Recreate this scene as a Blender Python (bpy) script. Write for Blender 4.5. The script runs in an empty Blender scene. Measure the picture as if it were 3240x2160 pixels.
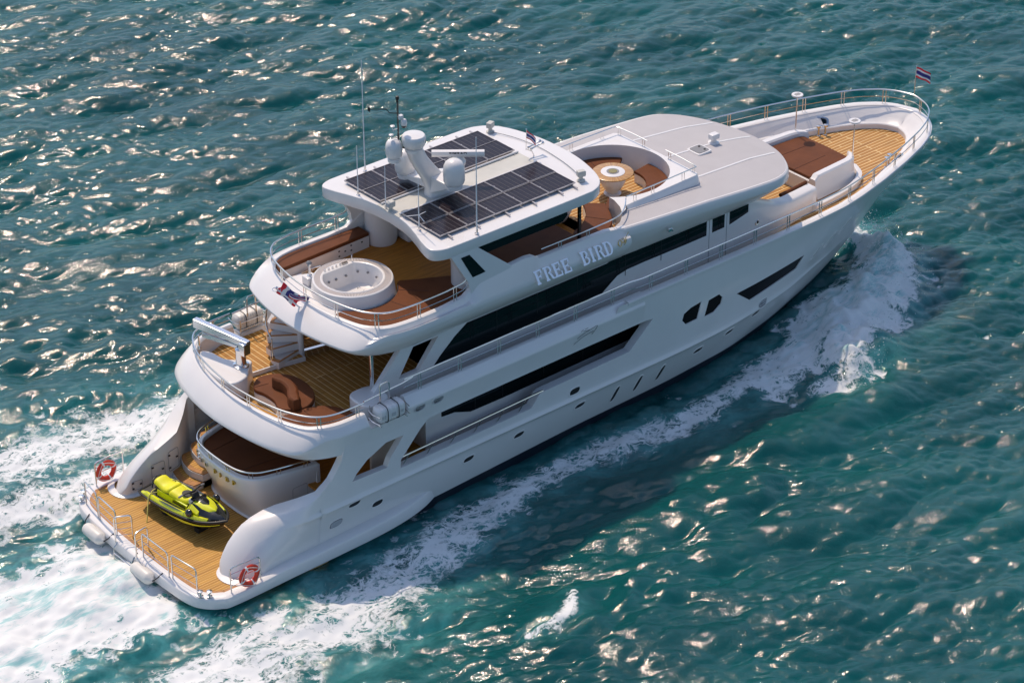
import bpy, math, random
import numpy as np
from mathutils import Vector, Matrix, geometry

SC = bpy.context.scene
COL = SC.collection
RND = random.Random(11)
R = math.radians

# ------------------------------------------------------------------ camera
YAW, PITCH, ROLL = R(50.051), R(30.692), R(-0.249)
CAM = Vector((-33.385, -57.674, 47.03))
FW = Vector((math.cos(YAW) * math.cos(PITCH), math.sin(YAW) * math.cos(PITCH), -math.sin(PITCH)))
RT = Vector((math.sin(YAW), -math.cos(YAW), 0))
UP = RT.cross(FW)
R2 = RT * math.cos(ROLL) + UP * math.sin(ROLL)
U2 = -RT * math.sin(ROLL) + UP * math.cos(ROLL)
cd = bpy.data.cameras.new('camera')
cam = bpy.data.objects.new('camera', cd)
COL.objects.link(cam)
cam.matrix_world = Matrix(((R2.x, U2.x, -FW.x, CAM.x), (R2.y, U2.y, -FW.y, CAM.y), (R2.z, U2.z, -FW.z, CAM.z), (0, 0, 0, 1)))
cd.sensor_width = 36
cd.lens = 8217.6 / 3240 * 36
cd.clip_start = 1
cd.clip_end = 8000
SC.camera = cam

# ------------------------------------------------------------------ sky, sun, exposure
SUN = Vector((0.12, 0.58, 1.0)).normalized()
SUN_EL = math.asin(SUN.z)
SUN_ROT = math.atan2(SUN.x, SUN.y)
w = bpy.data.worlds.new('World')
SC.world = w
w.use_nodes = True
nt = w.node_tree
sky = nt.nodes.new('ShaderNodeTexSky')
sky.sky_type = 'NISHITA'
sky.sun_disc = False
sky.sun_elevation = SUN_EL
sky.sun_rotation = SUN_ROT
sky.air_density = 1.0
sky.dust_density = 1.6
sky.ozone_density = 3.0
bg = nt.nodes['Background']
bg.inputs['Strength'].default_value = 0.15
nt.links.new(sky.outputs[0], bg.inputs['Color'])
sl = bpy.data.lights.new('sun', 'SUN')
sl.energy = 3.0
sl.angle = R(0.5)
sl.color = (1.0, 0.82, 0.64)
so = bpy.data.objects.new('sun', sl)
COL.objects.link(so)
so.rotation_euler = (-SUN).to_track_quat('-Z', 'Y').to_euler()
so.location = (0, 0, 60)
SC.view_settings.view_transform = 'Standard'
SC.view_settings.look = 'None'
SC.view_settings.gamma = 1.0
SC.view_settings.exposure = 0.02

# ------------------------------------------------------------------ materials
MATS = {}
def mat(name, col, rough=0.5, metal=0.0, coat=0.0, var=0.0, vscale=3.0, bump=0.0, bscale=60.0, spec=0.5):
    m = bpy.data.materials.new(name)
    m.use_nodes = True
    n, l = m.node_tree.nodes, m.node_tree.links
    b = n['Principled BSDF']
    b.inputs['Base Color'].default_value = (*col, 1)
    b.inputs['Roughness'].default_value = rough
    b.inputs['Metallic'].default_value = metal
    b.inputs['Coat Weight'].default_value = coat
    b.inputs['Specular IOR Level'].default_value = spec
    tc = n.new('ShaderNodeTexCoord')
    if var:
        t = n.new('ShaderNodeTexNoise'); t.inputs['Scale'].default_value = vscale; t.inputs['Detail'].default_value = 5
        l.new(tc.outputs['Object'], t.inputs['Vector'])
        r = n.new('ShaderNodeValToRGB')
        r.color_ramp.elements[0].position = 0.3; r.color_ramp.elements[1].position = 0.7
        r.color_ramp.elements[0].color = (*[c * (1 - var) for c in col], 1)
        r.color_ramp.elements[1].color = (*[min(1, c * (1 + var)) for c in col], 1)
        l.new(t.outputs['Fac'], r.inputs['Fac']); l.new(r.outputs['Color'], b.inputs['Base Color'])
    if bump:
        t2 = n.new('ShaderNodeTexNoise'); t2.inputs['Scale'].default_value = bscale; t2.inputs['Detail'].default_value = 3
        l.new(tc.outputs['Object'], t2.inputs['Vector'])
        bp = n.new('ShaderNodeBump'); bp.inputs['Strength'].default_value = bump; bp.inputs['Distance'].default_value = 0.02
        l.new(t2.outputs['Fac'], bp.inputs['Height']); l.new(bp.outputs['Normal'], b.inputs['Normal'])
    MATS[name] = m
    return m

def teak(name, rot=0.0, width=1.1, row=0.085, mortar=0.010, c1=(0.50, 0.255, 0.045), c2=(0.39, 0.185, 0.03), cm=(0.70, 0.47, 0.19), rough=0.55):
    m = bpy.data.materials.new(name); m.use_nodes = True
    n, l = m.node_tree.nodes, m.node_tree.links
    b = n['Principled BSDF']; b.inputs['Roughness'].default_value = rough; b.inputs['Specular IOR Level'].default_value = 0.3
    tc = n.new('ShaderNodeTexCoord'); mp = n.new('ShaderNodeMapping'); mp.inputs['Rotation'].default_value = (0, 0, rot)
    l.new(tc.outputs['Object'], mp.inputs['Vector'])
    br = n.new('ShaderNodeTexBrick'); l.new(mp.outputs['Vector'], br.inputs['Vector'])
    br.inputs['Color1'].default_value = (*c1, 1); br.inputs['Color2'].default_value = (*c2, 1); br.inputs['Mortar'].default_value = (*cm, 1)
    br.inputs['Scale'].default_value = 1.0; br.inputs['Brick Width'].default_value = width; br.inputs['Row Height'].default_value = row
    br.inputs['Mortar Size'].default_value = mortar; br.inputs['Mortar Smooth'].default_value = 0.1; br.offset = 0.37; br.offset_frequency = 3
    ns = n.new('ShaderNodeTexNoise'); ns.inputs['Scale'].default_value = 1.0; ns.inputs['Detail'].default_value = 6
    mp2 = n.new('ShaderNodeMapping'); mp2.inputs['Rotation'].default_value = (0, 0, rot); mp2.inputs['Scale'].default_value = (1.2, 22, 1)
    l.new(tc.outputs['Object'], mp2.inputs['Vector']); l.new(mp2.outputs['Vector'], ns.inputs['Vector'])
    hs = n.new('ShaderNodeHueSaturation'); l.new(br.outputs['Color'], hs.inputs['Color'])
    mr = n.new('ShaderNodeMapRange'); mr.inputs['From Min'].default_value = 0.3; mr.inputs['From Max'].default_value = 0.7
    mr.inputs['To Min'].default_value = 0.8; mr.inputs['To Max'].default_value = 1.2
    l.new(ns.outputs['Fac'], mr.inputs['Value']); l.new(mr.outputs['Result'], hs.inputs['Value'])
    l.new(hs.outputs['Color'], b.inputs['Base Color'])
    MATS[name] = m
    return m

WHITE = mat('white_gelcoat', (0.77, 0.745, 0.725), 0.28, coat=0.4, var=0.025, vscale=0.8)
ROOFW = mat('nonslip_white', (0.46, 0.44, 0.445), 0.6, var=0.03, vscale=1.5, bump=0.15, bscale=250)
CREAM = mat('cream_paint', (0.54, 0.53, 0.48), 0.5, var=0.06, vscale=2)
BROWN = mat('brown_vinyl', (0.135, 0.044, 0.016), 0.6, var=0.14, vscale=1.8, bump=0.25, bscale=6, spec=0.15)
DBROWN = mat('dark_brown_vinyl', (0.045, 0.02, 0.013), 0.6, var=0.1, vscale=3)
GLASS = mat('dark_glass', (0.003, 0.008, 0.010), 0.05, spec=0.25)
HGLASS = mat('hull_glass', (0.003, 0.005, 0.007), 0.3, spec=0.08)
BLACK = mat('black_rubber', (0.012, 0.012, 0.013), 0.5)
BLACKG = mat('black_gloss', (0.008, 0.008, 0.009), 0.12, coat=0.6)
STEEL = mat('polished_steel', (0.72, 0.70, 0.68), 0.14, metal=1.0)
CHROME = mat('mirror_steel', (0.75, 0.75, 0.76), 0.16, metal=1.0)
GREY = mat('grey_plastic', (0.22, 0.22, 0.23), 0.5)
LGREY = mat('light_grey', (0.5, 0.5, 0.5), 0.5)
BOOT = mat('dark_antifouling', (0.012, 0.016, 0.03), 0.4)
YELLOW = mat('acid_yellow', (0.74, 0.76, 0.01), 0.22, coat=0.7, var=0.03, vscale=5)
SEATY = mat('yellow_vinyl', (0.80, 0.76, 0.012), 0.5, bump=0.1, bscale=30)
BUOYR = mat('buoy_orange', (0.72, 0.045, 0.015), 0.45, var=0.05, vscale=8)
ROPE = mat('white_rope', (0.7, 0.68, 0.62), 0.8)
STRAP = mat('yellow_strap', (0.62, 0.52, 0.12), 0.7)
FRED = mat('flag_red', (0.8, 0.015, 0.035), 0.7)
FWHITE = mat('flag_white', (0.84, 0.83, 0.83), 0.7)
FBLUE = mat('flag_blue', (0.035, 0.035, 0.22), 0.7)
GOLD = mat('gold_metal', (0.55, 0.40, 0.15), 0.25, metal=1.0)
CELL = mat('solar_cell', (0.018, 0.014, 0.02), 0.22, spec=0.25)
ALU = mat('aluminium', (0.50, 0.48, 0.49), 0.4, metal=0.8)
FENDER = mat('fender_vinyl', (0.72, 0.69, 0.64), 0.4, var=0.05, vscale=4)
BEIGE = mat('beige_wall', (0.55, 0.42, 0.33), 0.6)
TEAKX = teak('teak_planks', 0.0, 2.6, 0.105, 0.007)
TEAKB = teak('teak_bow_planks', 0.0, 2.0, 0.165, 0.016, (0.43, 0.21, 0.055), (0.36, 0.165, 0.04), (0.74, 0.56, 0.28))
TEAKY = teak('teak_cross_planks', math.pi / 2, 60, 0.20, 0.013, (0.43, 0.21, 0.04), (0.37, 0.17, 0.03), (0.76, 0.56, 0.26))
TEAKS = teak('teak_fine', 0.0, 2.0, 0.06, 0.003, (0.52, 0.22, 0.03), (0.43, 0.17, 0.02), (0.33, 0.13, 0.02))
TEAKT = mat('teak_trim', (0.40, 0.18, 0.05), 0.5, var=0.2, vscale=9)
# radial teak of the round table
TEAKR = mat('teak_radial', (0.5, 0.27, 0.08), 0.3, coat=0.3)
def _radial():
    n, l = TEAKR.node_tree.nodes, TEAKR.node_tree.links
    b = n['Principled BSDF']; tc = n['Texture Coordinate']
    sx = n.new('ShaderNodeSeparateXYZ'); l.new(tc.outputs['Object'], sx.inputs[0])
    at = n.new('ShaderNodeMath'); at.operation = 'ARCTAN2'; l.new(sx.outputs[1], at.inputs[0]); l.new(sx.outputs[0], at.inputs[1])
    mu = n.new('ShaderNodeMath'); mu.operation = 'MULTIPLY'; mu.inputs[1].default_value = 5.0; l.new(at.outputs[0], mu.inputs[0])
    cx = n.new('ShaderNodeCombineXYZ'); l.new(mu.outputs[0], cx.inputs[0])
    t = n.new('ShaderNodeTexNoise'); t.inputs['Scale'].default_value = 2.2; t.inputs['Detail'].default_value = 4; l.new(cx.outputs[0], t.inputs['Vector'])
    r = n.new('ShaderNodeValToRGB'); r.color_ramp.elements[0].position = 0.35; r.color_ramp.elements[1].position = 0.65
    r.color_ramp.elements[0].color = (0.33, 0.13, 0.03, 1); r.color_ramp.elements[1].color = (0.60, 0.36, 0.11, 1)
    l.new(t.outputs['Fac'], r.inputs['Fac']); l.new(r.outputs['Color'], b.inputs['Base Color'])
_radial()
# solar cells: thin pale grid lines that belong to the panel itself
def _cells():
    n, l = CELL.node_tree.nodes, CELL.node_tree.links
    b = n['Principled BSDF']; tc = n['Texture Coordinate']
    br = n.new('ShaderNodeTexBrick'); l.new(tc.outputs['Object'], br.inputs['Vector'])
    br.offset = 0.0; br.inputs['Scale'].default_value = 1
    br.inputs['Brick Width'].default_value = 0.178; br.inputs['Row Height'].default_value = 0.09; br.inputs['Mortar Size'].default_value = 0.0035
    br.inputs['Color1'].default_value = (0.018, 0.013, 0.018, 1); br.inputs['Color2'].default_value = (0.024, 0.016, 0.021, 1)
    br.inputs['Mortar'].default_value = (0.035, 0.03, 0.034, 1)
    l.new(br.outputs['Color'], b.inputs['Base Color'])
_cells()

# ------------------------------------------------------------------ mesh helpers
class MB:
    def __init__(s): s.v, s.f, s.m, s.mi = [], [], [], 0
    def add(s, vs, fs):
        o = len(s.v); s.v += [tuple(map(float, p)) for p in vs]
        for f in fs: s.f.append([i + o for i in f]); s.m.append(s.mi)
        return s
    def box(s, c, d, rz=0.0, taper=1.0):
        x, y, z = d[0] / 2, d[1] / 2, d[2] / 2; co, si = math.cos(rz), math.sin(rz); vs = []
        for dz in (-1, 1):
            k = taper if dz > 0 else 1
            for a, b in ((-1, -1), (1, -1), (1, 1), (-1, 1)):
                px, py = a * x * k, b * y * k
                vs.append((c[0] + px * co - py * si, c[1] + px * si + py * co, c[2] + dz * z))
        return s.add(vs, [(3, 2, 1, 0), (4, 5, 6, 7), (0, 1, 5, 4), (1, 2, 6, 5), (2, 3, 7, 6), (3, 0, 4, 7)])
    def loft(s, rings, closed=True, cap0=True, cap1=True, wrap=False):
        n = len(rings[0]); vs = [p for r in rings for p in r]; fs = []
        m = len(rings)
        for i in range(m if wrap else m - 1):
            j2 = (i + 1) % m
            for j in range(n if closed else n - 1):
                k = (j + 1) % n
                fs.append((i * n + j, i * n + k, j2 * n + k, j2 * n + j))
        if closed and not wrap:
            if cap0: fs.append(tuple(range(n - 1, -1, -1)))
            if cap1: fs.append(tuple((m - 1) * n + j for j in range(n)))
        return s.add(vs, fs)
    def tube(s, path, r, n=6, closed=False):
        P = [Vector(p) for p in path]; m = len(P); rings = []
        prev = None
        for i in range(m):
            if closed: t = P[(i + 1) % m] - P[i - 1]
            else: t = P[min(i + 1, m - 1)] - P[max(i - 1, 0)]
            if t.length < 1e-9: t = Vector((0, 0, 1))
            t.normalize()
            if prev is None:
                a = Vector((0, 0, 1)) if abs(t.z) < 0.9 else Vector((1, 0, 0))
                nn = (a - t * a.dot(t)).normalized()
            else:
                nn = prev - t * prev.dot(t)
                nn = nn.normalized() if nn.length > 1e-6 else prev
            prev = nn; bb = t.cross(nn)
            rr = r[i] if isinstance(r, (list, tuple)) else r
            rings.append([P[i] + (nn * math.cos(2 * math.pi * k / n) + bb * math.sin(2 * math.pi * k / n)) * rr for k in range(n)])
        return s.loft(rings, True, wrap=closed)
    def lathe(s, prof, c=(0, 0, 0), n=28, M=None, sx=1.0, sy=1.0):
        rings = []
        for r, z in prof:
            ring = []
            for k in range(n):
                a = 2 * math.pi * k / n
                p = Vector((r * sx * math.cos(a), r * sy * math.sin(a), z))
                if M is not None: p = M @ p
                ring.append(p + Vector(c))
            rings.append(ring)
        return s.loft(rings, True)
    def prism(s, poly, z0, z1, bot=True):
        n = len(poly); vs = [(p[0], p[1], z0 if not callable(z0) else z0(*p)) for p in poly] + [(p[0], p[1], z1 if not callable(z1) else z1(*p)) for p in poly]
        a = sum(poly[i][0] * poly[(i + 1) % n][1] - poly[(i + 1) % n][0] * poly[i][1] for i in range(n))
        fs = []
        for i in range(n):
            j = (i + 1) % n
            fs.append((i, j, n + j, n + i) if a > 0 else (j, i, n + i, n + j))
        top = tuple(range(n, 2 * n)); bo = tuple(range(n - 1, -1, -1))
        if a < 0: top = top[::-1]; bo = bo[::-1]
        fs.append(top)
        if bot: fs.append(bo)
        return s.add(vs, fs)
    def mirror(s):
        n = len(s.v); vs = [(x, -y, z) for x, y, z in s.v]
        fs, ms = [list(reversed([i + n for i in f])) for f in s.f], list(s.m)
        s.v += vs; s.f += fs; s.m += ms
        return s

def build(b, name, m, parent=None, org=(0, 0, 0), sharp=38, bevel=0.0, flat=False):
    me = bpy.data.meshes.new(name)
    vs = [(x - org[0], y - org[1], z - org[2]) for x, y, z in b.v]
    me.from_pydata(vs, [], b.f)
    ms = m if isinstance(m, (list, tuple)) else [m]
    for k in ms: me.materials.append(k)
    if len(ms) > 1: me.polygons.foreach_set('material_index', b.m)
    me.update()
    if not flat:
        me.polygons.foreach_set('use_smooth', [True] * len(me.polygons))
        me.set_sharp_from_angle(angle=R(sharp))
    o = bpy.data.objects.new(name, me); COL.objects.link(o)
    if parent is not None: o.parent = parent
    else: o.location = org
    if bevel:
        md = o.modifiers.new('bevel', 'BEVEL'); md.width = bevel; md.segments = 3; md.limit_method = 'ANGLE'; md.angle_limit = R(40)
        md.harden_normals = False
    return o

def tag(o, label=None, cat=None, group=None, kind=None):
    if label: o['label'] = label
    if cat: o['category'] = cat
    if group: o['group'] = group
    if kind: o['kind'] = kind
    return o
def thing(name, label, cat, loc=(0, 0, 0), rz=0.0, group=None):
    o = bpy.data.objects.new(name, None); o.empty_display_size = 0.2; COL.objects.link(o)
    o.location = loc; o.rotation_euler = (0, 0, rz)
    return tag(o, label, cat, group)
def dup(root, loc=None, rz=None, label=None):
    r = root.copy(); COL.objects.link(r)
    if loc is not None: r.location = loc
    if rz is not None: r.rotation_euler = (0, 0, rz)
    if label: r['label'] = label
    for ch in list(root.children):
        c = ch.copy(); COL.objects.link(c); c.parent = r
        for g in list(ch.children):
            d = g.copy(); COL.objects.link(d); d.parent = c
    return r

def crom(pts, n=8, closed=False):
    P = [np.array(p, float) for p in pts]; out = []; m = len(P)
    for i in range(m if closed else m - 1):
        if closed: p0, p1, p2, p3 = P[i - 1], P[i], P[(i + 1) % m], P[(i + 2) % m]
        else: p0, p1, p2, p3 = P[max(i - 1, 0)], P[i], P[i + 1], P[min(i + 2, m - 1)]
        for k in range(n):
            t = k / n
            out.append(0.5 * ((2 * p1) + (-p0 + p2) * t + (2 * p0 - 5 * p1 + 4 * p2 - p3) * t * t + (-p0 + 3 * p1 - 3 * p2 + p3) * t ** 3))
    if not closed: out.append(P[-1])
    return [tuple(float(c) for c in p) for p in out]
def resample(pts, step, closed=False):
    P = np.array(pts, float)
    if closed: P = np.vstack([P, P[:1]])
    d = np.r_[0, np.cumsum(np.linalg.norm(np.diff(P, axis=0), axis=1))]
    n = max(2, int(round(d[-1] / step)) + 1)
    t = np.linspace(0, d[-1], n)
    out = np.stack([np.interp(t, d, P[:, k]) for k in range(P.shape[1])], 1)
    if closed: out = out[:-1]
    return [tuple(map(float, p)) for p in out]
def segs(pts, step, closed=True):
    """keep the corners, split long edges"""
    out = []; n = len(pts)
    for i in range(n if closed else n - 1):
        a, b = np.array(pts[i], float), np.array(pts[(i + 1) % n], float)
        k = max(1, int(np.ceil(np.linalg.norm(b - a) / step)))
        out += [tuple(map(float, a + (b - a) * j / k)) for j in range(k)]
    if not closed: out.append(tuple(map(float, pts[-1])))
    return out
def inpoly(pts, poly):
    x, y = pts[:, 0], pts[:, 1]; c = np.zeros(len(pts), bool); n = len(poly)
    for i in range(n):
        x1, y1 = poly[i]; x2, y2 = poly[i - 1]
        if y1 == y2: continue
        c ^= ((y1 > y) != (y2 > y)) & (x < (x2 - x1) * (y - y1) / (y2 - y1) + x1)
    return c
def cdt(outer, holes=(), gx=(), gy=(), edge=0.15):
    """triangulate a polygon with holes, with extra grid points inside"""
    loops = [segs(outer, edge)] + [segs(h, edge) for h in holes]
    vs, es = [], []
    for L in loops:
        o = len(vs); vs += L; es += [(o + i, o + (i + 1) % len(L)) for i in range(len(L))]
    if len(gx) and len(gy):
        G = np.array([(a, b) for a in gx for b in gy], float)
        k = inpoly(G, loops[0])
        for h in loops[1:]: k &= ~inpoly(G, h)
        B = np.array(vs); G = G[k]
        if len(G):
            keep = np.array([np.min((B[:, 0] - g[0]) ** 2 + (B[:, 1] - g[1]) ** 2) > (0.25 * edge) ** 2 for g in G])
            vs = vs + [tuple(map(float, g)) for g in G[keep]]
    r = geometry.delaunay_2d_cdt([Vector(p) for p in vs], es, [], 0, 1e-6)
    V = np.array([(p.x, p.y) for p in r[0]]); F = np.array([f for f in r[2] if len(f) == 3])
    cen = V[F].mean(1); k = inpoly(cen, loops[0])
    for h in loops[1:]: k &= ~inpoly(cen, h)
    return V, F[k], loops
def normals2d(P, flip=1):
    P = np.array(P, float); t = np.gradient(P[:, :2], axis=0); t /= np.linalg.norm(t, axis=1)[:, None] + 1e-9
    return np.stack([t[:, 1], -t[:, 0]], 1) * flip
def sweep(b, path, prof, closed=True, flip=1):
    """prof(i, x, y, nx, ny) -> list of (offset, z) in the vertical plane of the outward normal"""
    N = normals2d(path, flip); rings = []
    for i, (p, nn) in enumerate(zip(path, N)):
        rings.append([(p[0] + nn[0] * o, p[1] + nn[1] * o, z) for o, z in prof(i, p[0], p[1], nn[0], nn[1])])
    return b.loft(rings, closed)
def mirpath(half):
    """half plan outline (starboard side, y given positive) from forward to the centre line -> full path starboard to port"""
    a = [(x, -y) for x, y in half]; c = [(x, y) for x, y in reversed(half)]
    return a + c[1:] if abs(half[-1][1]) < 1e-6 else a + c
def lerp(a, b, t): return a + (b - a) * t
# ================================================================== YACHT
WZ = 0.15
yacht = thing('yacht', 'long white three deck motor yacht with dark windows, under way on the sea', 'yacht')

# ---- hull surface
def XS(z): return float(np.interp(z, [-1.4, -0.6, -0.15, 0.65, 1.38, 2.0, 2.4, 3.6, 4.85], [28.6, 29.6, 30.2, 31.44, 32.4, 33.0, 33.3, 34.1, 34.7]))
_t = np.arange(0, 42, 0.05)
def _sm(tx, ty, wd=10):
    y = np.interp(_t, tx, ty); e = np.r_[-y[wd:0:-1], y, np.full(wd, y[-1])]
    k = np.hanning(2 * wd + 1); k /= k.sum()
    return np.convolve(e, k, 'valid')
_cap = _sm([0, .2, .6, 1.3, 2.1, 3.4, 5.1, 6.6, 7.7, 9.2, 11], [0, .75, 1.3, 1.83, 2.2, 2.65, 3.14, 3.49, 3.68, 3.76, 3.78], 6)
_kn = _sm([0, 1.5, 3, 5, 8, 9.1, 10.7, 12, 14], [0, .85, 1.5, 2.2, 3.05, 3.27, 3.54, 3.67, 3.75], 24)
_bt = _sm([0, 1, 2.6, 5.9, 8.6, 11.9, 16, 22, 29], [0, .5, 1.14, 2.15, 2.71, 2.92, 3.0, 3.3, 3.56], 24)
def hb(x, z):
    t = max(0.0, XS(z) - x)
    c, k, b = np.interp(t, _t, _cap), np.interp(t, _t, _kn), np.interp(t, _t, _bt)
    if z <= 2.05:
        s = max((z - 0.30) / 1.75, -0.9)
        y = b + (k - b) * (s if s > 0 else s * 0.6)
    else:
        s = (z - 2.05) / 2.8
        y = k + (max(c, 0) - k) * s ** 1.25
    fade = float(np.interp(t, [4, 8], [0, 1]))
    return float(max(0.0, y + 0.075 * math.exp(-((z - 2.08) / 0.085) ** 2) * fade * min(1, t)))
def u2x(u, z): return u if u <= 18 else 18 + (u - 18) * (XS(z) - 18) / 17.0
def x2u(x, z): return x if x <= 18 else 18 + (x - 18) * 17.0 / (XS(z) - 18)
def hull_pt(x, z, off=0.0):
    y = hb(x, z); e = 0.05
    dx = (hb(x + e, z) - hb(x - e, z)) / (2 * e); dz = (hb(x, z + e) - hb(x, z - e)) / (2 * e)
    n = Vector((-dx, 1, -dz)).normalized()
    return Vector((x, y, z)) + n * off, n

# openings in the topside, measured in x,z
COCK = [(5.37, 2.75), (5.55, 2.98), (5.95, 3.3), (6.7, 3.63), (7.39, 3.62), (6.85, 2.98), (6.72, 2.70)]
WALK = [(7.24, 2.45), (7.26, 2.75), (8.04, 3.57), (8.38, 3.84), (17.3, 3.88), (17.85, 3.82), (16.84, 2.95), (13.05, 2.90), (12.92, 2.86), (12.62, 2.50), (12.5, 2.47)]
AFTE = [(4.15, 2.80), (4.35, 2.94), (4.6, 3.12), (4.8, 3.38), (5.0, 3.68), (5.1, 4.0), (5.15, 4.3)]
outer = [(4.15, -1.2)] + AFTE + [(16.0, 4.3), (16.3, 4.85), (18, 4.85), (35, 4.85), (35, -1.2), (18, -1.2)]
gx = list(np.arange(4.3, 26, 0.28)) + list(np.arange(26, 33.6, 0.22)) + [33.8, 34.05, 34.25, 34.4, 34.55, 34.68, 34.79, 34.88, 34.95]
gz = [-1.0, -0.5, -0.15, 0.1, 0.3, 0.45, 0.6, 0.9, 1.3, 1.6, 1.85, 1.95, 2.0, 2.04, 2.08, 2.12, 2.17, 2.25, 2.45, 2.7, 2.95, 3.2, 3.45, 3.7, 3.95, 4.2, 4.45, 4.65]
BOWW = [(21.8, 3.29), (25.42, 3.37), (25.12, 2.87), (22.57, 2.70)]
HEX1 = [(20.08, 3.65), (19.92, 3.03), (19.39, 3.01), (19.21, 3.23), (19.28, 3.46), (19.6, 3.59)]
HEX2 = [(20.26, 2.97), (20.43, 3.56), (20.92, 3.61), (21.1, 3.42), (21.04, 3.19), (20.72, 2.98)]
tou = lambda L: [(x2u(x, z), z) for x, z in L]
holes = [COCK, WALK, tou(BOWW), tou(HEX1), tou(HEX2)]
V, F, loops = cdt(outer, holes, gx, gz, 0.16)
hullb = MB()
hv = [(u2x(u, z), -hb(u2x(u, z), z), z) for u, z in V]
hullb.mi = 0
fw_, fb_ = [], []
for f in F:
    (fb_ if V[f][:, 1].mean() < 0.45 else fw_).append([int(i) for i in f])
o_ = len(hullb.v); hullb.add(hv, fw_); hullb.mi = 1; hullb.f += [[i + o_ for i in f] for f in fb_]; hullb.m += [1] * len(fb_)
hullb.mi = 0
DEP = [0.22, 0.30, 0.05, 0.05, 0.05]
for h, dp in zip(loops[1:], DEP):
    r0 = [(u2x(u, z), -hb(u2x(u, z), z), z) for u, z in h]
    hullb.loft([[(x, y + dp, z) for x, y, z in r0], r0], True, False, False)
r0 = [(x, -hb(x, z), z) for x, z in segs(AFTE, .1, False)]
hullb.loft([[(x, y + .25, z) for x, y, z in r0], r0], False)
hullb.mirror()
hull = build(hullb, 'hull', [WHITE, BOOT], yacht, sharp=32)

def decal(poly, name, m, off, depth=0.02, par=None, side=1, edge=.2):
    """a slab that follows the hull skin: poly in x,z"""
    V, F, L = cdt(tou(poly), (), gx, gz, edge)
    b = MB(); P = [hull_pt(u2x(u, z), z, off)[0] for u, z in V]
    b.add([(p.x, -p.y * side, p.z) for p in P], [list(map(int, f)) for f in F])
    lp = [hull_pt(u2x(u, z), z, off)[0] for u, z in L[0]]; l2 = [hull_pt(u2x(u, z), z, off - depth)[0] for u, z in L[0]]
    b.loft([[(p.x, -p.y * side, p.z) for p in l2], [(p.x, -p.y * side, p.z) for p in lp]], True, False, False)
    return build(b, name, m, par or hull)
for s_ in (1, -1):
    for P_ in (BOWW, HEX1, HEX2): decal(P_, 'hull_window', HGLASS, -0.035, 0.01, side=s_)
def oval(cx, cz, w, h, n=18, tilt=0.0, p=3.0):
    out = []
    for k in range(n):
        a = 2 * math.pi * k / n; c, s = math.cos(a), math.sin(a)
        x = w * abs(c) ** (2 / p) * (1 if c > 0 else -1); z = h * abs(s) ** (2 / p) * (1 if s > 0 else -1)
        out.append((cx + x + z * tilt, cz + z))
    return out
def porthole(cx, cz, w, h, tilt, side, name='porthole', rim=0.05, m=BLACK, slats=0):
    b = MB(); b.mi = 0
    def ring(k, off): return [(lambda p: (p.x, -p.y * side, p.z))(hull_pt(x, z, off)[0]) for x, z in oval(cx, cz, w + k, h + k, 20, tilt)]
    b.loft([ring(rim, -0.01), ring(rim, 0.012), ring(rim * .4, 0.022), ring(0, 0.012), ring(-.004, -0.03)], True, False, False)
    b.mi = 1
    rr = ring(0, 0.004); b.add(rr, [list(range(len(rr)))])
    b.mi = 2
    for k in range(slats):
        zz = cz - h * .75 + 1.5 * h * (k + .5) / slats; ww = w * .9 * math.sqrt(max(.05, 1 - ((zz - cz) / h) ** 2))
        pa = [(lambda p: (p.x, -p.y * side, p.z))(hull_pt(cx + t * ww + (zz - cz) * tilt, zz, 0.015)[0]) for t in (-1, -.5, 0, .5, 1)]
        b.tube(pa, 0.016, 4)
    return build(b, name, [WHITE, m, LGREY], hull)
for s_ in (1, -1):
    for (x, z) in ((14.82, 1.60), (12.18, 1.56), (10.06, 1.54), (6.37, 1.48), (20.3, 1.52), (21.85, 1.62), (23.2, 1.82)):
        porthole(x, z, 0.20, 0.10, 0.3, s_)
    for x in (16.53, 17.57, 18.62): porthole(x, 1.27, 0.085, 0.36, 0.1, s_, 'hull_slot', 0.04)
    porthole(14.44, 2.38, 0.21, 0.11, 0.3, s_, 'porthole', 0.06)
    porthole(5.44, 1.92, 0.21, 0.10, 0.3, s_, 'porthole', 0.06)
    porthole(4.75, 1.45, 0.24, 0.13, 0.25, s_, 'hull_vent', 0.03, GREY, 5)
    porthole(23.4, 2.22, 0.22, 0.13, 0.3, s_, 'hull_vent', 0.03, GREY, 3)
    for x, z in ((26.35, 3.05), (27.15, 3.2), (28.0, 3.4)): porthole(x, z, 0.075, 0.26, 0.9, s_, 'hull_slot', 0.03)
# ship emblem lines on the topside and the little maker's mark at the bow
for s_ in (1, -1):
    b = MB()
    for L in ([(14.3, 4.22), (14.7, 4.36), (15.15, 4.42)], [(14.45, 4.38), (14.75, 4.47), (14.98, 4.5)], [(14.72, 4.56), (15.0, 4.52), (15.32, 4.56), (15.2, 4.4), (15.08, 4.32)], [(14.62, 4.58), (14.72, 4.62)], [(14.8, 4.6), (14.92, 4.62)]):
        b.tube([(x, -(3.79 + (4.55 - z) * .05 * 0 + .045) * s_, z) for x, z in crom(L, 5)], 0.007, 4)
    build(b, 'hull_emblem', BLACK, hull)

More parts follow.
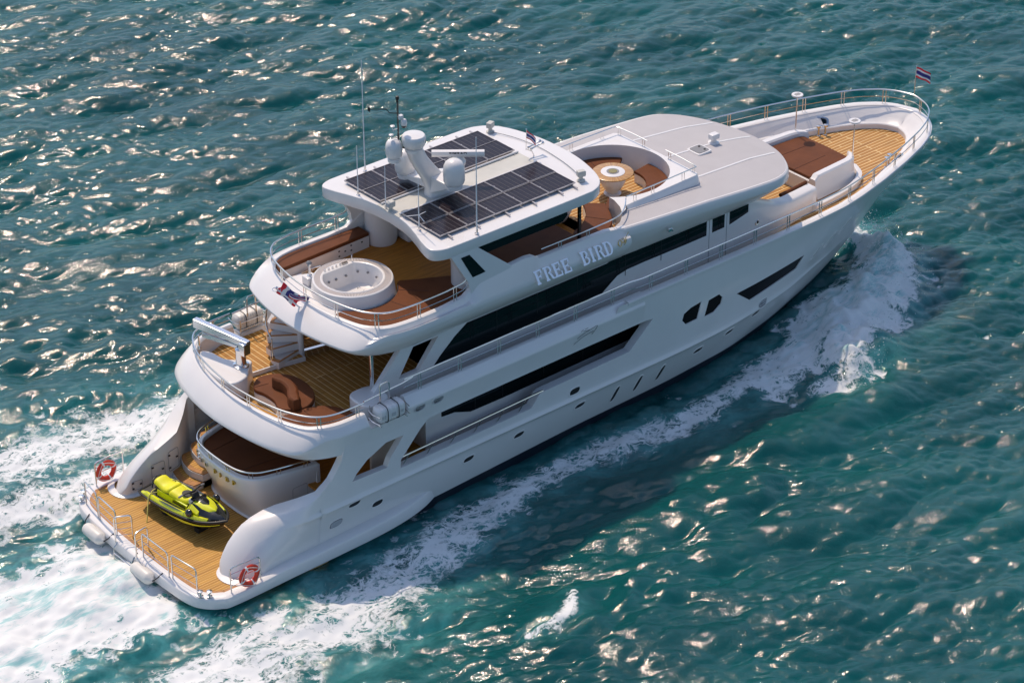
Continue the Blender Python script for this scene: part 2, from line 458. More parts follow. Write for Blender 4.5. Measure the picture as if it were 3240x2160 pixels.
# ---- boat deck overhang (fat white bulwark that wraps round the stern)
BD = resample(crom([(17.5, 3.55), (14, 3.55), (9, 3.55), (7.6, 3.55), (6.0, 3.55), (5.0, 3.50), (4.4, 3.18), (3.98, 2.45), (3.74, 1.5), (3.63, .6), (3.6, 0)], 12), 0.06)
BDP = mirpath(BD)
def bdprof(i, x, y, nx, ny):
    s = min(1, max(0, (abs(ny) - 0.45) / 0.5)); s = s * s * (3 - 2 * s)
    A = [(-.15, 4.12), (-.15, 4.74), (-.10, 4.80), (.0, 4.81), (.06, 4.79), (.40, 4.50), (.585, 4.30), (.645, 4.21), (.65, 4.17), (.62, 4.13), (.34, 3.86), (-.3, 3.86)]
    B = [(-.15, 4.12), (-.15, 4.80), (-.10, 4.86), (.0, 4.87), (.06, 4.85), (.19, 4.68), (.27, 4.56), (.28, 4.52), (.27, 4.46), (.25, 4.3), (.21, 3.86), (-.3, 3.86)]
    out = []
    fd = float(np.interp(x, [15.8, 17.5], [0, 1]))
    for (a, za), (c, zc) in zip(A, B):
        o, z = lerp(a, c, s), lerp(za, zc, s)
        if 6.12 < x < 7.55 and abs(y) > 3: z = min(z, 4.40) if z > 4.2 else z
        o = min(o, lerp(9, .13, fd)) if fd > 0 else o
        out.append((o, z))
    return out
b = MB(); sweep(b, BDP, bdprof, True, -1)
boatd = build(b, 'boat_deck_bulwark', WHITE, yacht, sharp=30)
# oval freeing ports in the bulwark
for s_ in (1, -1):
    for x in (8.0, 8.72):
        b = MB(); b.lathe([(.0, .0), (.19, .0), (.19, .02), (.22, .02), (.23, 0.0)], (0, 0, 0), 24, None, 1, .5)
        v = b.v; b.v = [(x + p[0] * 1 + p[1] * .25, -(3.55 + .27 + p[2] * 1 - (p[1]) * .03) * s_, 4.40 + p[1]) for p in v]
        build(b, 'freeing_port', LGREY, boatd)
# ---- fore cap and inner bulwark
tt = np.r_[np.arange(0, 1.2, .06), np.arange(1.2, 18.2, .2)]
FP_half = [(34.7 - t, float(np.interp(t, _t, _cap))) for t in tt][::-1]
FP = [(x, -y) for x, y in FP_half] + [(x, y) for x, y in FP_half[::-1][1:]]
def obot(x): return float(np.interp(x, [20, 25, 29, 33, 34.7], [.32, .36, .55, .72, .8]))
b = MB(); sweep(b, FP, lambda i, x, y, nx, ny: [(-.27, 4.78), (-.26, 4.86), (-.22, 4.885), (-.05, 4.895), (.03, 4.87), (.045, 4.82), (.02, 4.76)], True, 1)
build(b, 'bow_cap', WHITE, hull, sharp=50)
b = MB(); sweep(b, FP, lambda i, x, y, nx, ny: [(-.265, 4.84), (lerp(.27, obot(x), .55) * -1, 4.62), (-obot(x), 4.43), (-obot(x) - .10, 4.41), (-obot(x) - .13, 4.38), (-obot(x) - .14, 4.16)], False, 1)
build(b, 'bow_bulwark', WHITE, hull, sharp=30)
# ---- decks
inn = normals2d(FP, 1)
fin = [(p[0] - n[0] * (obot(p[0]) + .12), p[1] - n[1] * (obot(p[0]) + .12)) for p, n in zip(FP, inn) if p[0] > 17.2]
b = MB(); b.prism(fin, 4.12, 4.2); build(b, 'bow_deck', TEAKB, yacht, flat=True)
bin_ = [(p[0] + .12 * 0, p[1]) for p in [(x - 0, y) for x, y in BDP]]
ninn = normals2d(BDP, -1)
aft = [(p[0] - n[0] * .13, p[1] - n[1] * .13) for p, n in zip(BDP, ninn) if p[0] < 17.4]
b = MB(); b.prism(aft[::3], 4.0, 4.15); build(b, 'boat_deck', TEAKY, yacht, flat=True)
b = MB(); b.box((7.1, 0, 1.86), (4.2, 6.9, .08)); build(b, 'cockpit_deck', TEAKS, yacht, flat=True)
b = MB(); b.box((12.9, -3.1, 1.85), (9.7, .62, .08)); build(b, 'side_deck', TEAKS, yacht, flat=True)
b = MB(); b.box((12.9, 3.1, 1.85), (9.7, .62, .08)); build(b, 'side_deck', TEAKS, yacht, flat=True)
# ---- main deck house behind the openings
b = MB(); b.box((13.6, 0, 2.95), (9.2, 5.6, 2.1)); b.box((18.25, -3.2, 3.1), (.2, .98, 2.4)); b.box((18.25, 3.2, 3.1), (.2, .98, 2.4))
house1 = build(b, 'main_deck_house', WHITE, yacht)
b = MB(); b.box((7.6, 0, 2.9), (.12, 5.4, 2.0)); build(b, 'saloon_bulkhead', BEIGE, house1)
for s_ in (1, -1):
    b = MB(); b.box((7.35, -3.0 * s_, 2.9), (1.4, .1, 2.0)); build(b, 'wing_wall', BEIGE, house1)
    W = [(9.62, 3.84), (9.64, 2.9), (10.16, 2.86), (10.82, 2.62), (12.1, 2.60), (18.1, 2.66), (18.1, 3.84)]
    b = MB(); pts = [(x, -2.82 * s_, z) for x, z in W]; pts2 = [(x, -2.79 * s_, z) for x, z in W]
    b.loft([pts2, pts], True); build(b, 'side_window', GLASS, house1, flat=True)
    for x in (11.0, 12.15, 13.9, 15.6):
        b = MB(); b.box((x, -2.825 * s_, 3.25), (.025, .012, 1.15)); build(b, 'window_seam', BLACK, house1)
    # grille
    G_ = [(8.10, 3.0), (8.95, 3.25), (8.95, 3.84), (8.75, 3.84)]
    b = MB(); b.loft([[(x + .55, -2.80 * s_, z) for x, z in G_], [(x + .55, -2.83 * s_, z) for x, z in G_]], True)
    g = build(b, 'air_grille', GREY, house1, flat=True)
    for k in range(6):
        zz = 3.15 + .11 * k; x0 = np.interp(zz, [3.0, 3.84], [8.25, 8.85]) + .5
        b = MB(); b.box(((x0 + 9.48) / 2, -2.845 * s_, zz), (9.48 - x0, .03, .035)); build(b, 'slat', LGREY, g)
    # low hand rail in the opening
    b = MB(); b.tube([(7.28, -3.72 * s_, 2.82), (10, -3.72 * s_, 2.87), (13.1, -3.72 * s_, 2.92)], .032, 8)
    for x in (7.5, 8.45, 9.4, 10.35, 11.3, 12.2): b.tube([(x - .1, -3.66 * s_, 2.47), (x + .18, -3.72 * s_, 2.86)], .018, 6)
    build(b, 'hand_rail', STEEL, yacht)
# ---- swim platform with the side sponsons
half = [(9.4, 3.05), (8.8, 3.38), (8.0, 3.68), (6.8, 3.88), (5, 3.95), (1.0, 3.95), (.35, 3.83), (-.1, 3.45), (-.33, 2.9), (-.42, 1.8), (-.45, .9), (-.46, 0)]
PL = mirpath(resample(crom(half, 8), .12))
def plprof(i, x, y, nx, ny):
    r = float(np.interp(x, [1.2, 3.0, 8.0], [0, .10, .16]))
    zb = float(np.interp(x, [-.5, 1, 3, 7.4, 9.2], [.28, .30, .40, .52, 1.0]))
    q = float(np.interp(x, [2, 4], [0, .55]))
    return [(-.42 - q, .55), (-.42 - q, .76 + r), (-.30, .78 + r), (-.10, .78 + r), (-.02, .74 + r), (.02, .66 + r), (.0, .40 + r * .4), (-.06, zb + .06), (-.25, zb), (-1.1, zb)]
b = MB(); sweep(b, PL, plprof, True, -1)
plat = build(b, 'swim_platform', WHITE, yacht, sharp=34)
nn = normals2d(PL, -1)
tk = [(p[0] - n[0] * .28, p[1] - n[1] * .28) for p, n in zip(PL, nn) if p[0] < 4.5]
b = MB(); b.prism(tk[::2], .15, .77); tp = build(b, 'platform_deck', TEAKX, plat, flat=True)
b = MB(); e1 = [(p[0] - n[0] * .30, p[1] - n[1] * .30, .775) for p, n in zip(PL, nn) if p[0] < 3]; e2 = [(p[0] - n[0] * .44, p[1] - n[1] * .44, .775) for p, n in zip(PL, nn) if p[0] < 3]
b.loft([e1, e2], False); build(b, 'deck_margin', TEAKT, plat, flat=True)
# ---- stern wings
b = MB()
xs = [.98, 1.0, 1.03, 1.08, 1.15, 1.3, 1.5, 1.75, 2.05, 2.4, 2.8, 3.2, 3.5, 3.75, 4.0, 4.15, 4.16, 4.4]
zc = lambda x: float(np.interp(x, [.98, 1.0, 1.03, 1.09, 1.3, 1.6, 2.05, 2.6, 3.2, 3.7, 4.15, 4.4], [.74, .82, .90, 1.04, 1.38, 1.72, 2.02, 2.20, 2.32, 2.52, 2.80, 2.96]))
yi = lambda x: float(np.interp(x, [.98, 1.03, 1.12, 1.6, 2.6, 3.2, 3.7, 4.15], [2.95, 2.72, 2.58, 2.50, 2.50, 2.66, 3.05, 3.46]))
yo_ = lambda x: float(np.interp(x, [.98, 1.05, 1.3, 1.8, 2.5, 3.2], [3.05, 3.32, 3.55, 3.68, 3.74, 3.78]))
rings = []
for x in xs:
    zt = zc(x); a = yi(x); o = yo_(x); H = float(np.interp(x, [.98, 1.3, 2.0, 3.0, 4.15], [.5, 1.1, 1.6, 1.4, .12])); tb = float(np.interp(x, [2.2, 4.15], [0, 1])); e_ = .012 if x > 4.155 else 0
    r = [(x, -a, .70), (x, -(a + .01), .7 + (zt - .7) * .5), (x, -(a + .01), zt - .03), (x, -(a + .02), zt - .006)]
    zs = [zt - d for d in (.0, .012, .04, .08, .14, .22, .32)] + [2.6, 2.45, 2.3, 2.2, 2.16, 2.12, 2.08, 2.04, 2.0, 1.95, 1.85, 1.6, 1.3, 1.1, .9, .62]
    pz = 9
    for z in zs:
        z = max(.55, min(z, pz - .003)); pz = z
        q = max(0.0, (z - (zt - H)) / H); ye = a + .03 + (o - a - .03) * math.sqrt(max(0.0, 1 - min(1, q) ** 2))
        y = lerp(ye, min(hb(x, z), max(ye, lerp(ye, hb(x, z), tb))), 1) if tb > 0 else ye
        r.append((x, -(y - e_), z))
    rings.append(r)
b.loft(rings, True)
wing = build(b, 'stern_wing', WHITE, yacht, sharp=50)
b = MB(); b.loft([[(x, -y, z) for x, y, z in r] for r in rings], True); wing2 = build(b, 'stern_wing', WHITE, yacht, sharp=50)
# white foot moulding round the wing noses
for s_ in (1, -1):
    b = MB(); pth = crom([(3.2, 2.42), (1.8, 2.38), (1.3, 2.42), (.98, 2.62), (.84, 2.95), (.88, 3.3), (1.08, 3.60), (1.45, 3.76)], 6)
    b.loft([[(x, -y * s_, .77), (x, -y * s_, .80), (lerp(x, 1.6, .12), -lerp(y, 3.1, .12) * s_, .83), (lerp(x, 1.6, .3), -lerp(y, 3.1, .3) * s_, .84)] for x, y in pth], False)
    build(b, 'wing_foot', WHITE, wing if s_ == 1 else wing2)
# locker doors on the port wing's inner side
for s_, wg in ((-1, wing2), (1, wing)):
    for cx, cz, w_, h_ in ((2.3, 1.32, .5, .62), (2.95, 1.45, .46, .72), (1.5, 1.12, .36, .32)):
        b = MB(); yy = lambda x: yi(x) + .012
        pts = [(cx + p[0] - cx, cz + p[1] - cz) for p in oval(cx, cz, w_ / 2, h_ / 2, 24, 0, 9)]
        b.tube([(x, -yy(x) * s_ + .022 * s_, z) for x, z in pts], .007, 4, True); d = build(b, 'locker_door', GREY, wg)
        for dx, dz in ((-.2, .2), (-.2, -.2), (.17, .02)):
            b = MB(); b.box((cx + dx * w_ * 2, -(yy(cx + dx * w_ * 2) - .025) * s_, cz + dz * h_ * 1.6), (.07, .03, .045)); build(b, 'hinge' if dx < 0 else 'latch', BLACK, d)
# ---- aft pod with the sun lounge
half = [(5.3, 2.08), (4.6, 1.95), (3.8, 1.76), (3.3, 1.55), (3.0, 1.15), (2.88, .55), (2.86, 0)]
PD = mirpath(resample(crom(half, 8), .1))
def pdprof(i, x, y, nx, ny):
    a = min(1, max(0, -nx)); k = lerp(.16, .46, a)
    return [(-k - .0, .74), (-k + .04, .80), (-k - .02, .84), (-k + .02, 1.2), (-.10, 2.0), (-.02, 2.36), (.0, 2.44), (.0, 2.56), (-.03, 2.60), (-.15, 2.62), (-.18, 2.60), (-.2, 2.3)]
b = MB(); sweep(b, PD, pdprof, False, -1)
b.box((5.32, 1.0, 1.7), (.12, 2.1, 1.7)); b.box((5.32, -1.0, 1.7), (.12, 2.1, 1.7))
pod = build(b, 'aft_pod', WHITE, yacht, sharp=34)
pn = normals2d(PD, -1)
b = MB(); cu = [(p[0] - n[0] * .19, p[1] - n[1] * .19) for p, n in zip(PD, pn)]; b.prism(cu[::2], 2.2, 2.52)
cush = build(b, 'sun_cushion', BROWN, pod, bevel=.04)
def seam(pts, par, m=DBROWN, r=.008):
    b = MB(); b.tube(pts, r, 4); return build(b, 'seam', m, par)
seam([(3.1, .75, 2.524), (5.2, .95, 2.524)], cush); seam([(3.1, -.7, 2.524), (5.2, -.95, 2.524)], cush)
b = MB(); pts = [(p[0] - n[0] * .02, p[1] - n[1] * .02, 2.84) for p, n in zip(PD, pn)]; b.tube(pts, .034, 8)
for k in list(range(4, len(PD) - 3, 9)):
    p, n = PD[k], pn[k]
    for d in (-.06, .06):
        t = (-n[1], n[0]); b.tube([(p[0] - n[0] * .06 + t[0] * d, p[1] - n[1] * .06 + t[1] * d, 2.58), (p[0] - n[0] * .02 + t[0] * d, p[1] - n[1] * .02 + t[1] * d, 2.83)], .017, 6)
build(b, 'pod_rail', STEEL, pod)
b = MB(); b.tube([(4.62 + x, -2.0 - .05 * 0 + .12 * 0 - .015, z) for x, z in oval(0, 1.75, .28, .3, 20, 0, 9)], .006, 4, True); dd = build(b, 'pod_hatch', GREY, pod)
# ---- curved steps up from the platform, both sides
for s_ in (1,):
    for k in range(4):
        z = .98 + .27 * k; x0 = 2.85 + .38 * k; zz0 = .7
        poly = [(x0 + .05, 1.45), (x0 - .10, 2.0), (x0 + .02, 2.6), (x0 + .2, 2.85), (4.9, 2.95), (4.9, 1.45)]
        poly = [(x, y * s_) for x, y in crom(poly[:4], 4) + poly[4:]]
        b = MB(); b.prism(poly, zz0, z); st = build(b, 'step', WHITE, yacht, flat=True)
        cx, cy = 4.2, 2.2 * s_
        b = MB(); b.prism([(x + .02, y) for x, y in poly], z + .002, z + .03); build(b, 'tread', TEAKT, st, flat=True)
        b = MB(); b.prism([(lerp(x, cx, .16), lerp(y, cy, .16)) for x, y in poly], z + .03, z + .034); build(b, 'tread_planks', TEAKX, st, flat=True)
# ---- platform rails, gate frames and ladder
def loop_rail(pts, mid, name, r=.024, par=plat):
    b = MB(); b.tube(pts, r, 8)
    for m_ in mid: b.tube(m_, r * .45, 5)
    return build(b, name, STEEL, par)
def gate(a, c, h=.9, z=.76, nm=2):
    a, c = Vector((*a, z)), Vector((*c, z)); up = Vector((0, 0, h)); d = (c - a).normalized() * .1
    pts = [a, a + up - Vector((0, 0, .1)), a + up + d * .3 - Vector((0, 0, .03)), a + up + d, c + up - d, c + up - d * .3 - Vector((0, 0, .03)), c + up - Vector((0, 0, .1)), c]
    return loop_rail(pts, [[lerp(a, c, 0) + up * f, c + up * f] for f in [(k + 1) / (nm + 1) for k in range(nm)]], 'gate_rail')
for a, c in (((-.06, 3.08), (-.16, 2.22)), ((-.18, 2.10), (-.24, 1.02)), ((-.26, -.50), (-.24, -1.88)), ((-.20, -2.02), (-.06, -3.14))): gate(a, c)
gate((-.44, .80), (.05, .56), .92, .72, 3); gate((-.42, -.36), (.08, -.28), .92, .72, 2)
for s_ in (1, -1): gate((.74, 3.76 * s_), (1.79, 3.80 * s_), .87, .78, 3)
b = MB()
for y in (.72, -.28): b.tube([(-.40, y, .75), (-.56, y, .6), (-.60, y, .15)], .022, 6)
b.tube([(-.6, .72, .16), (-.6, -.28, .16)], .022, 6); b.tube([(-.58, .72, .42), (-.58, -.28, .42)], .02, 6)
build(b, 'boarding_ladder', STEEL, plat)
def bollard(x, y, z, par, rz=0.0, h=.2, name='bollard'):
    b = MB()
    for d in (-.13, .13):
        ox, oy = d * math.cos(rz), d * math.sin(rz)
        b.lathe([(.0, 0), (.09, 0), (.09, .02), (.04, .03), (.036, h * .75), (.045, h * .8)], (x + ox, y + oy, z), 10)
        b.lathe([(0, h * .8), (.085, h * .82), (.09, h), (.0, h + .02)], (x + ox * 1.1, y + oy * 1.1, z), 10)
    return build(b, name, STEEL, par)
for s_ in (1, -1): bollard(.02, -3.42 * s_, .78, plat, -.7 * s_)
bollard(31.4, 1.66, 4.2, yacht, -.4, .42); bollard(31.4, -1.66, 4.2, yacht, .4, .42)
# ================================================================== bridge deck house
def hy(x): return float(np.interp(x, [7, 20, 23, 25, 27.1], [2.85, 2.85, 2.80, 2.62, 2.28]))
HP = [(7.0, 4.15), (7.0, 4.88), (8.1, 6.05), (23.2, 6.05), (23.2, 4.15)]
HH = [(7.95, 4.98), (8.75, 4.98), (9.55, 5.93), (8.55, 5.93)]
gxx, gzz = list(np.arange(7.2, 23.2, .5)), [4.5, 5, 5.5]
V, F, L = cdt(HP, [HH], gxx, gzz, .3)
b = MB(); b.add([(x, -hy(x), z) for x, z in V], [list(map(int, f)) for f in F])
for h in L: b.loft([[(x, -hy(x) + .18, z) for x, z in h], [(x, -hy(x), z) for x, z in h]], True, False, False)
b.box((9.9, 0, 5.1), (.12, 5.3, 1.9)); b.mirror()
house = build(b, 'bridge_house', WHITE, yacht, sharp=30)
WINS = [[(9.27, 4.87), (9.6, 5.2), (10.2, 5.68), (10.7, 5.98), (16.6, 5.98), (16.7, 6.02), (21.10, 5.98), (21.10, 5.42), (18.2, 5.45), (17.5, 5.44), (17.05, 5.36), (16.75, 5.18), (16.35, 4.92), (16.2, 4.88)],
        [(21.38, 5.44), (21.38, 5.97), (21.95, 5.97), (21.95, 5.44)], [(22.2, 5.45), (22.2, 5.97), (23.1, 5.97), (23.1, 5.62)]]
for s_ in (1, -1):
    for W in WINS:
        V, F, L = cdt(W, (), list(np.arange(9.5, 23, .5)), [5.0, 5.3, 5.6, 5.8], .3)
        b = MB(); b.add([(x, -(hy(x) + .014) * s_, z) for x, z in V], [list(map(int, f)) for f in F])
        for h in L: b.loft([[(x, -(hy(x) - .02) * s_, z) for x, z in h], [(x, -(hy(x) + .014) * s_, z) for x, z in h]], True, False, False)
        o = build(b, 'side_window', GLASS, house)
    b = MB()
    for x in (11.9, 13.6, 15.3, 17.4, 19.0): b.box((x, -(hy(x) + .016) * s_, 5.6), (.018, .006, .74))
    build(b, 'window_seam', BLACK, house)
    b = MB()
    for x in (21.24, 22.07): b.box((x, -(hy(x) + .002) * s_, 5.1), (.018, .008, 1.75))
    b.box((21.65, -(hy(21.6) + .002) * s_, 5.38), (.0, .0, .0))
    build(b, 'side_door', GREY, house)
# fairing that runs forward from the house round the bow seat
for s_ in (1, -1):
    b = MB(); rg = []
    for x in np.arange(23.2, 27.11, .13):
        zt = float(np.interp(x, [23.2, 23.8, 24.6, 25.4, 26.4, 27.1], [6.05, 5.75, 5.36, 5.16, 5.08, 5.03])); o = hy(x)
        if x > 26.9: o -= .06; zt -= .05
        rg.append([(x, -o * s_, 4.15), (x, -o * s_, (4.15 + zt) / 2), (x, -o * s_, zt - .12), (x, -(o - .03) * s_, zt - .04), (x, -(o - .1) * s_, zt), (x, -(o - .42) * s_, zt), (x, -(o - .47) * s_, zt - .05), (x, -(o - .48) * s_, 4.15)])
    b.loft(rg, True); fr = build(b, 'seat_fairing', WHITE, house, sharp=40)
    b = MB(); b.tube([(25.5, -1.98 * s_, 5.12), (26.2, -1.9 * s_, 5.08), (27.0, -1.76 * s_, 5.04)], .07, 8); build(b, 'backrest', BROWN, fr)
    b = MB(); M = Matrix.Rotation(R(90), 4, 'X'); b.lathe([(0, 0), (.06, 0), (.06, .02), (.085, .03), (.1, .02), (.1, 0)], (23.6, -(hy(23.6)) * s_, 5.02), 18, M if s_ == 1 else Matrix.Rotation(R(-90), 4, 'X')); build(b, 'porthole', STEEL, house)
# aft pedestals and posts that carry the sun deck
for s_ in (1, -1):
    if s_ < 0: continue
    b = MB(); b.prism([(6.78 + .52 * c_, -2.85 * s_ + .55 * d_) for c_, d_ in oval(0, 0, 1, 1, 28, 0, 3)], 4.15, 4.86); pe = build(b, 'pedestal', WHITE, yacht, bevel=.05)
    b = MB(); b.lathe([(.075, 4.86), (.075, 6.3)], (7.1, -2.6 * s_, 0), 14); build(b, 'deck_post', STEEL, yacht)
    for z in (4.35, 4.6):
        b = MB(); b.box((6.3, -2.7 * s_, z), (.03, .06, .05)); build(b, 'latch', BLACK, pe)

# ================================================================== sun deck
SD_half = resample(crom([(17.2, 3.05), (15, 3.05), (12.5, 3.05), (10.8, 3.05), (9, 3.08), (8.1, 3.05), (7.45, 2.88), (6.98, 2.35), (6.73, 1.5), (6.60, .6), (6.57, 0)], 12), .08)
SDP = mirpath(SD_half)
def ztop(x): return float(np.interp(x, [9.6, 10.4, 11.0, 12.9, 13.2, 13.45, 16.3, 17.3], [7.06, 7.12, 7.5, 7.62, 7.58, 7.42, 7.38, 7.2]))
def sdprof(i, x, y, nx, ny):
    s = min(1, max(0, (abs(ny) - 0.4) / 0.55)); s = s * s * (3 - 2 * s); zt = ztop(x)
    A = [(-.14, 6.4), (-.14, 6.98), (-.10, 7.03), (-.02, 7.05), (.06, 7.02), (.40, 6.82), (.69, 6.62), (.755, 6.55), (.76, 6.51), (.735, 6.46), (.48, 6.27), (-.3, 6.24)]
    B = [(-.14, 6.4), (-.14, zt - .06), (-.11, zt - .01), (-.02, zt), (.05, zt - .03), (.12, zt - .22), (.27, 6.92), (.31, 6.8), (.30, 6.7), (.13, 6.35), (-.18, 6.02), (-.4, 6.0)]
    return [(lerp(a, c, s), lerp(za, zz, s)) for (a, za), (c, zz) in zip(A, B)]
b = MB(); sweep(b, SDP, sdprof, True, -1)
sund = build(b, 'sun_deck_bulwark', WHITE, yacht, sharp=30)
sn = normals2d(SDP, -1)
WELLR = 1.92; WC = 19.38
b = MB(); b.prism([(p[0] - n[0] * .12, p[1] - n[1] * .12) for p, n in zip(SDP, sn)][::3], 6.2, 6.45); build(b, 'sun_deck', TEAKS, yacht, flat=True)
b = MB(); b.box((19.3, 0, 6.42), (5.2, 4.6, .06)); build(b, 'lounge_deck', TEAKB, yacht, flat=True)
# ---- forward roof with the round lounge well
def zr(x, y):
    z = float(np.interp(x, [16, 17, 20.7, 24.3, 25.4, 26.1], [7.22, 7.2, 7.02, 6.74, 6.58, 6.44]))
    return z + .10 * (1 - (y / 3.3) ** 2) * float(np.interp(x, [24, 26], [1, .4]))
RF = [(26.08, 0), (26.02, .7), (25.84, 1.4), (25.5, 2.05), (25.05, 2.65), (24.6, 3.0), (24.1, 3.2), (23.4, 3.27), (22, 3.27), (20, 3.22), (18.2, 3.15), (16.9, 3.08)]
RFs = resample(crom(RF, 8), .14)
RO = [(x, -y) for x, y in RFs[::-1]] + [(x, y) for x, y in RFs[1:]]
well = [(16.9, -2.85), (17.25, -2.72), (17.62, -2.42), (17.85, -2.05), (18.0, -1.6), (18.02, -1.33)]
a0 = math.atan2(-1.33, 18.02 - WC)
arc = [(WC + WELLR * math.cos(a), WELLR * math.sin(a)) for a in np.linspace(a0 + 2 * math.pi, -a0, 60)][::-1] if False else [(WC + WELLR * math.cos(a), WELLR * math.sin(a)) for a in np.linspace(a0, -a0, 60)]
WELL = well + arc[1:-1] + [(x, -y) for x, y in well[::-1]]
roof_poly = RO + [(16.9, 2.86)] + WELL[::-1][1:-1] + [(16.9, -2.86)]
V, F, L = cdt(roof_poly, (), list(np.arange(17.2, 26, .3)), list(np.arange(-3, 3.1, .3)), .14)
b = MB(); b.add([(x, y, zr(x, y)) for x, y in V], [list(map(int, f)) for f in F])
roof = build(b, 'wheelhouse_roof', ROOFW, yacht)
def rprof(i, x, y, nx, ny):
    z = zr(x, y); s = abs(ny); lo = float(np.interp(x, [17, 23.0, 24.4, 26.1], [6.0, 6.0, 6.12, 6.06])); d = float(np.interp(x, [17, 23, 24.5, 26.1], [-.26, -.42, -.3, -.3]))
    return [(-.16, z + .004), (-.02, z + .004), (.025, z - .02), (.05, z - .06), (.085, z - .30), (.07, z - .34), (d * .6, lo + .10), (d, lo), (d - .4, lo)]
b = MB(); sweep(b, RO, rprof, False, 1); build(b, 'roof_edge', WHITE, roof, sharp=40)
# raised seams of the roof panels
b = MB()
for y0, y1 in ((0, 0), (1.75, 1.55), (-1.75, -1.55)):
    for j in range(1):
        xs_ = np.linspace(21.55, 25.9 if y0 == 0 else 25.55, 20); ys_ = np.linspace(y0, y1, 20)
        b.loft([[(x, y - .045, zr(x, y) + .004), (x, y - .035, zr(x, y) + .014), (x, y + .035, zr(x, y) + .014), (x, y + .045, zr(x, y) + .004)] for x, y in zip(xs_, ys_)], False)
build(b, 'roof_seam', WHITE, roof)
# coaming round the lounge well
CO = [(18.05, -2.13), (19.5, -2.13), (21.28, -2.08), (21.4, -1.98), (21.42, -1.0), (21.44, 0)]
CO = CO + [(x, -y) for x, y in CO[-2::-1]]
wl = well[2:] + arc[1:-1] + [(x, -y) for x, y in well[2:][::-1]]
top = CO + [(17.9, 2.3)] + wl[::-1] + [(17.9, -2.3)]
V, F, L = cdt(top, (), [], [], .12)
zct = lambda x, y: float(np.interp(x, [17.5, 18.3, 21.4], [7.30, 7.34, 7.36]))
b = MB(); b.add([(x, y, zct(x, y)) for x, y in V], [list(map(int, f)) for f in F])
co = segs(CO, .12, False)
cn = normals2d(co, 1)
b.loft([[(x, y, zct(x, y)) for x, y in co], [(x + n[0] * .02, y + n[1] * .02, zct(x, y) - .02) for (x, y), n in zip(co, cn)], [(x + n[0] * .1, y + n[1] * .1, zr(x, y) - .02) for (x, y), n in zip(co, cn)]], False)
ww_ = segs(WELL, .1, False)
b.loft([[(x, y, 6.4) for x, y in ww_], [(x, y, max(zr(x, y), 7.2) if x < 17.6 else zct(x, y)) for x, y in ww_]], False)
coam = build(b, 'lounge_coaming', WHITE, roof, sharp=40)
# cushions of the round lounge
def ringseat(a0, a1, r0, r1, z0, z1, cx=WC, cy=0, n=40):
    an = np.linspace(R(a0), R(a1), n); b = MB()
    b.loft([[(cx + r0 * math.cos(a), cy + r0 * math.sin(a), z0), (cx + r1 * math.cos(a), cy + r1 * math.sin(a), z0), (cx + r1 * math.cos(a), cy + r1 * math.sin(a), z1), (cx + r0 * math.cos(a), cy + r0 * math.sin(a), z1)] for a in an], True)
    return b
for a0, a1 in ((38, 150), (-140, 8)):
    st = build(ringseat(a0, a1, 1.16, 1.9, 6.44, 6.78), 'lounge_seat', WHITE, coam, sharp=50)
    build(ringseat(a0, a1, 1.13, 1.90, 6.785, 6.90), 'cushion', BROWN, st, sharp=50, bevel=.03)
    for a in ((75, 112) if a0 > 0 else (-100, -55)):
        seam([(WC + r * math.cos(R(a)), r * math.sin(R(a)), 6.903) for r in (1.16, 1.88)], st)
# side lounges beside the well, starboard and port
for s_ in (1, -1):
    P_ = crom([(18.15, -1.0), (17.75, -1.75), (17.3, -2.25), (16.6, -2.62), (15.95, -2.7), (15.95, -1.9), (16.5, -1.65), (17.1, -1.2), (17.45, -.75), (17.6, -.5)], 5)
    P_ = [(x, y * s_) for x, y in P_]
    b = MB(); b.prism(P_, 6.44, 6.78); st = build(b, 'side_lounge', WHITE, coam, sharp=50)
    b = MB(); b.prism(P_, 6.785, 6.93); c_ = build(b, 'cushion', BROWN, st, sharp=50, bevel=.03)
    seam([(17.0, -1.3 * s_, 6.934), (17.5, -2.05 * s_, 6.934)], st)
# dark sun beds under the hardtop with their white ends
for s_ in (1, -1):
    b = MB(); b.box((14.3, -1.95 * s_, 6.62), (3.2, 1.75, .34)); st = build(b, 'covered_daybed', WHITE, yacht)
    b = MB(); b.box((14.3, -1.95 * s_, 6.87), (3.2, 1.77, .14)); build(b, 'cushion', BROWN, st, bevel=.04)
# ---- bow seat base and sun bed
b = MB(); rg = []
for x in np.arange(27.55, 30.0, .1):
    k = float(np.interp(x, [29.5, 29.8, 29.99], [0, .06, .28])); yy = float(np.interp(x, [27.5, 28.1, 29.4, 30], [1.72, 1.68, 1.6, 1.5])) - k; zt = float(np.interp(x, [27.6, 27.75], [4.9, 5.04]))
    rg.append([(x, -yy - .18, 4.18), (x, -yy - .08, 4.35), (x, -yy, 4.7), (x, -yy, zt - .06), (x, -yy + .05, zt), (x, -yy + .26, zt), (x, -yy + .32, zt - .06), (x, -yy + .33, 4.76),
               (x, yy - .33, 4.76), (x, yy - .32, zt - .06), (x, yy - .26, zt), (x, yy - .05, zt), (x, yy, zt - .06), (x, yy, 4.7), (x, yy + .08, 4.35), (x, yy + .18, 4.18)])
b.loft(rg, True); bowb = build(b, 'bow_bed_base', WHITE, yacht, sharp=36)
b = MB(); b.prism([(27.66, -1.34), (27.8, -1.33), (29.7, -1.22), (29.86, -1.1), (29.9, 0), (29.86, 1.1), (29.7, 1.22), (27.8, 1.33), (27.66, 1.34)], 4.70, 4.87)
bowc = build(b, 'sun_cushion', BROWN, bowb, bevel=.04)
seam([(27.6, -.55, 4.872), (29.3, -.5, 4.872)], bowc); seam([(27.6, .55, 4.872), (29.3, .5, 4.872)], bowc)
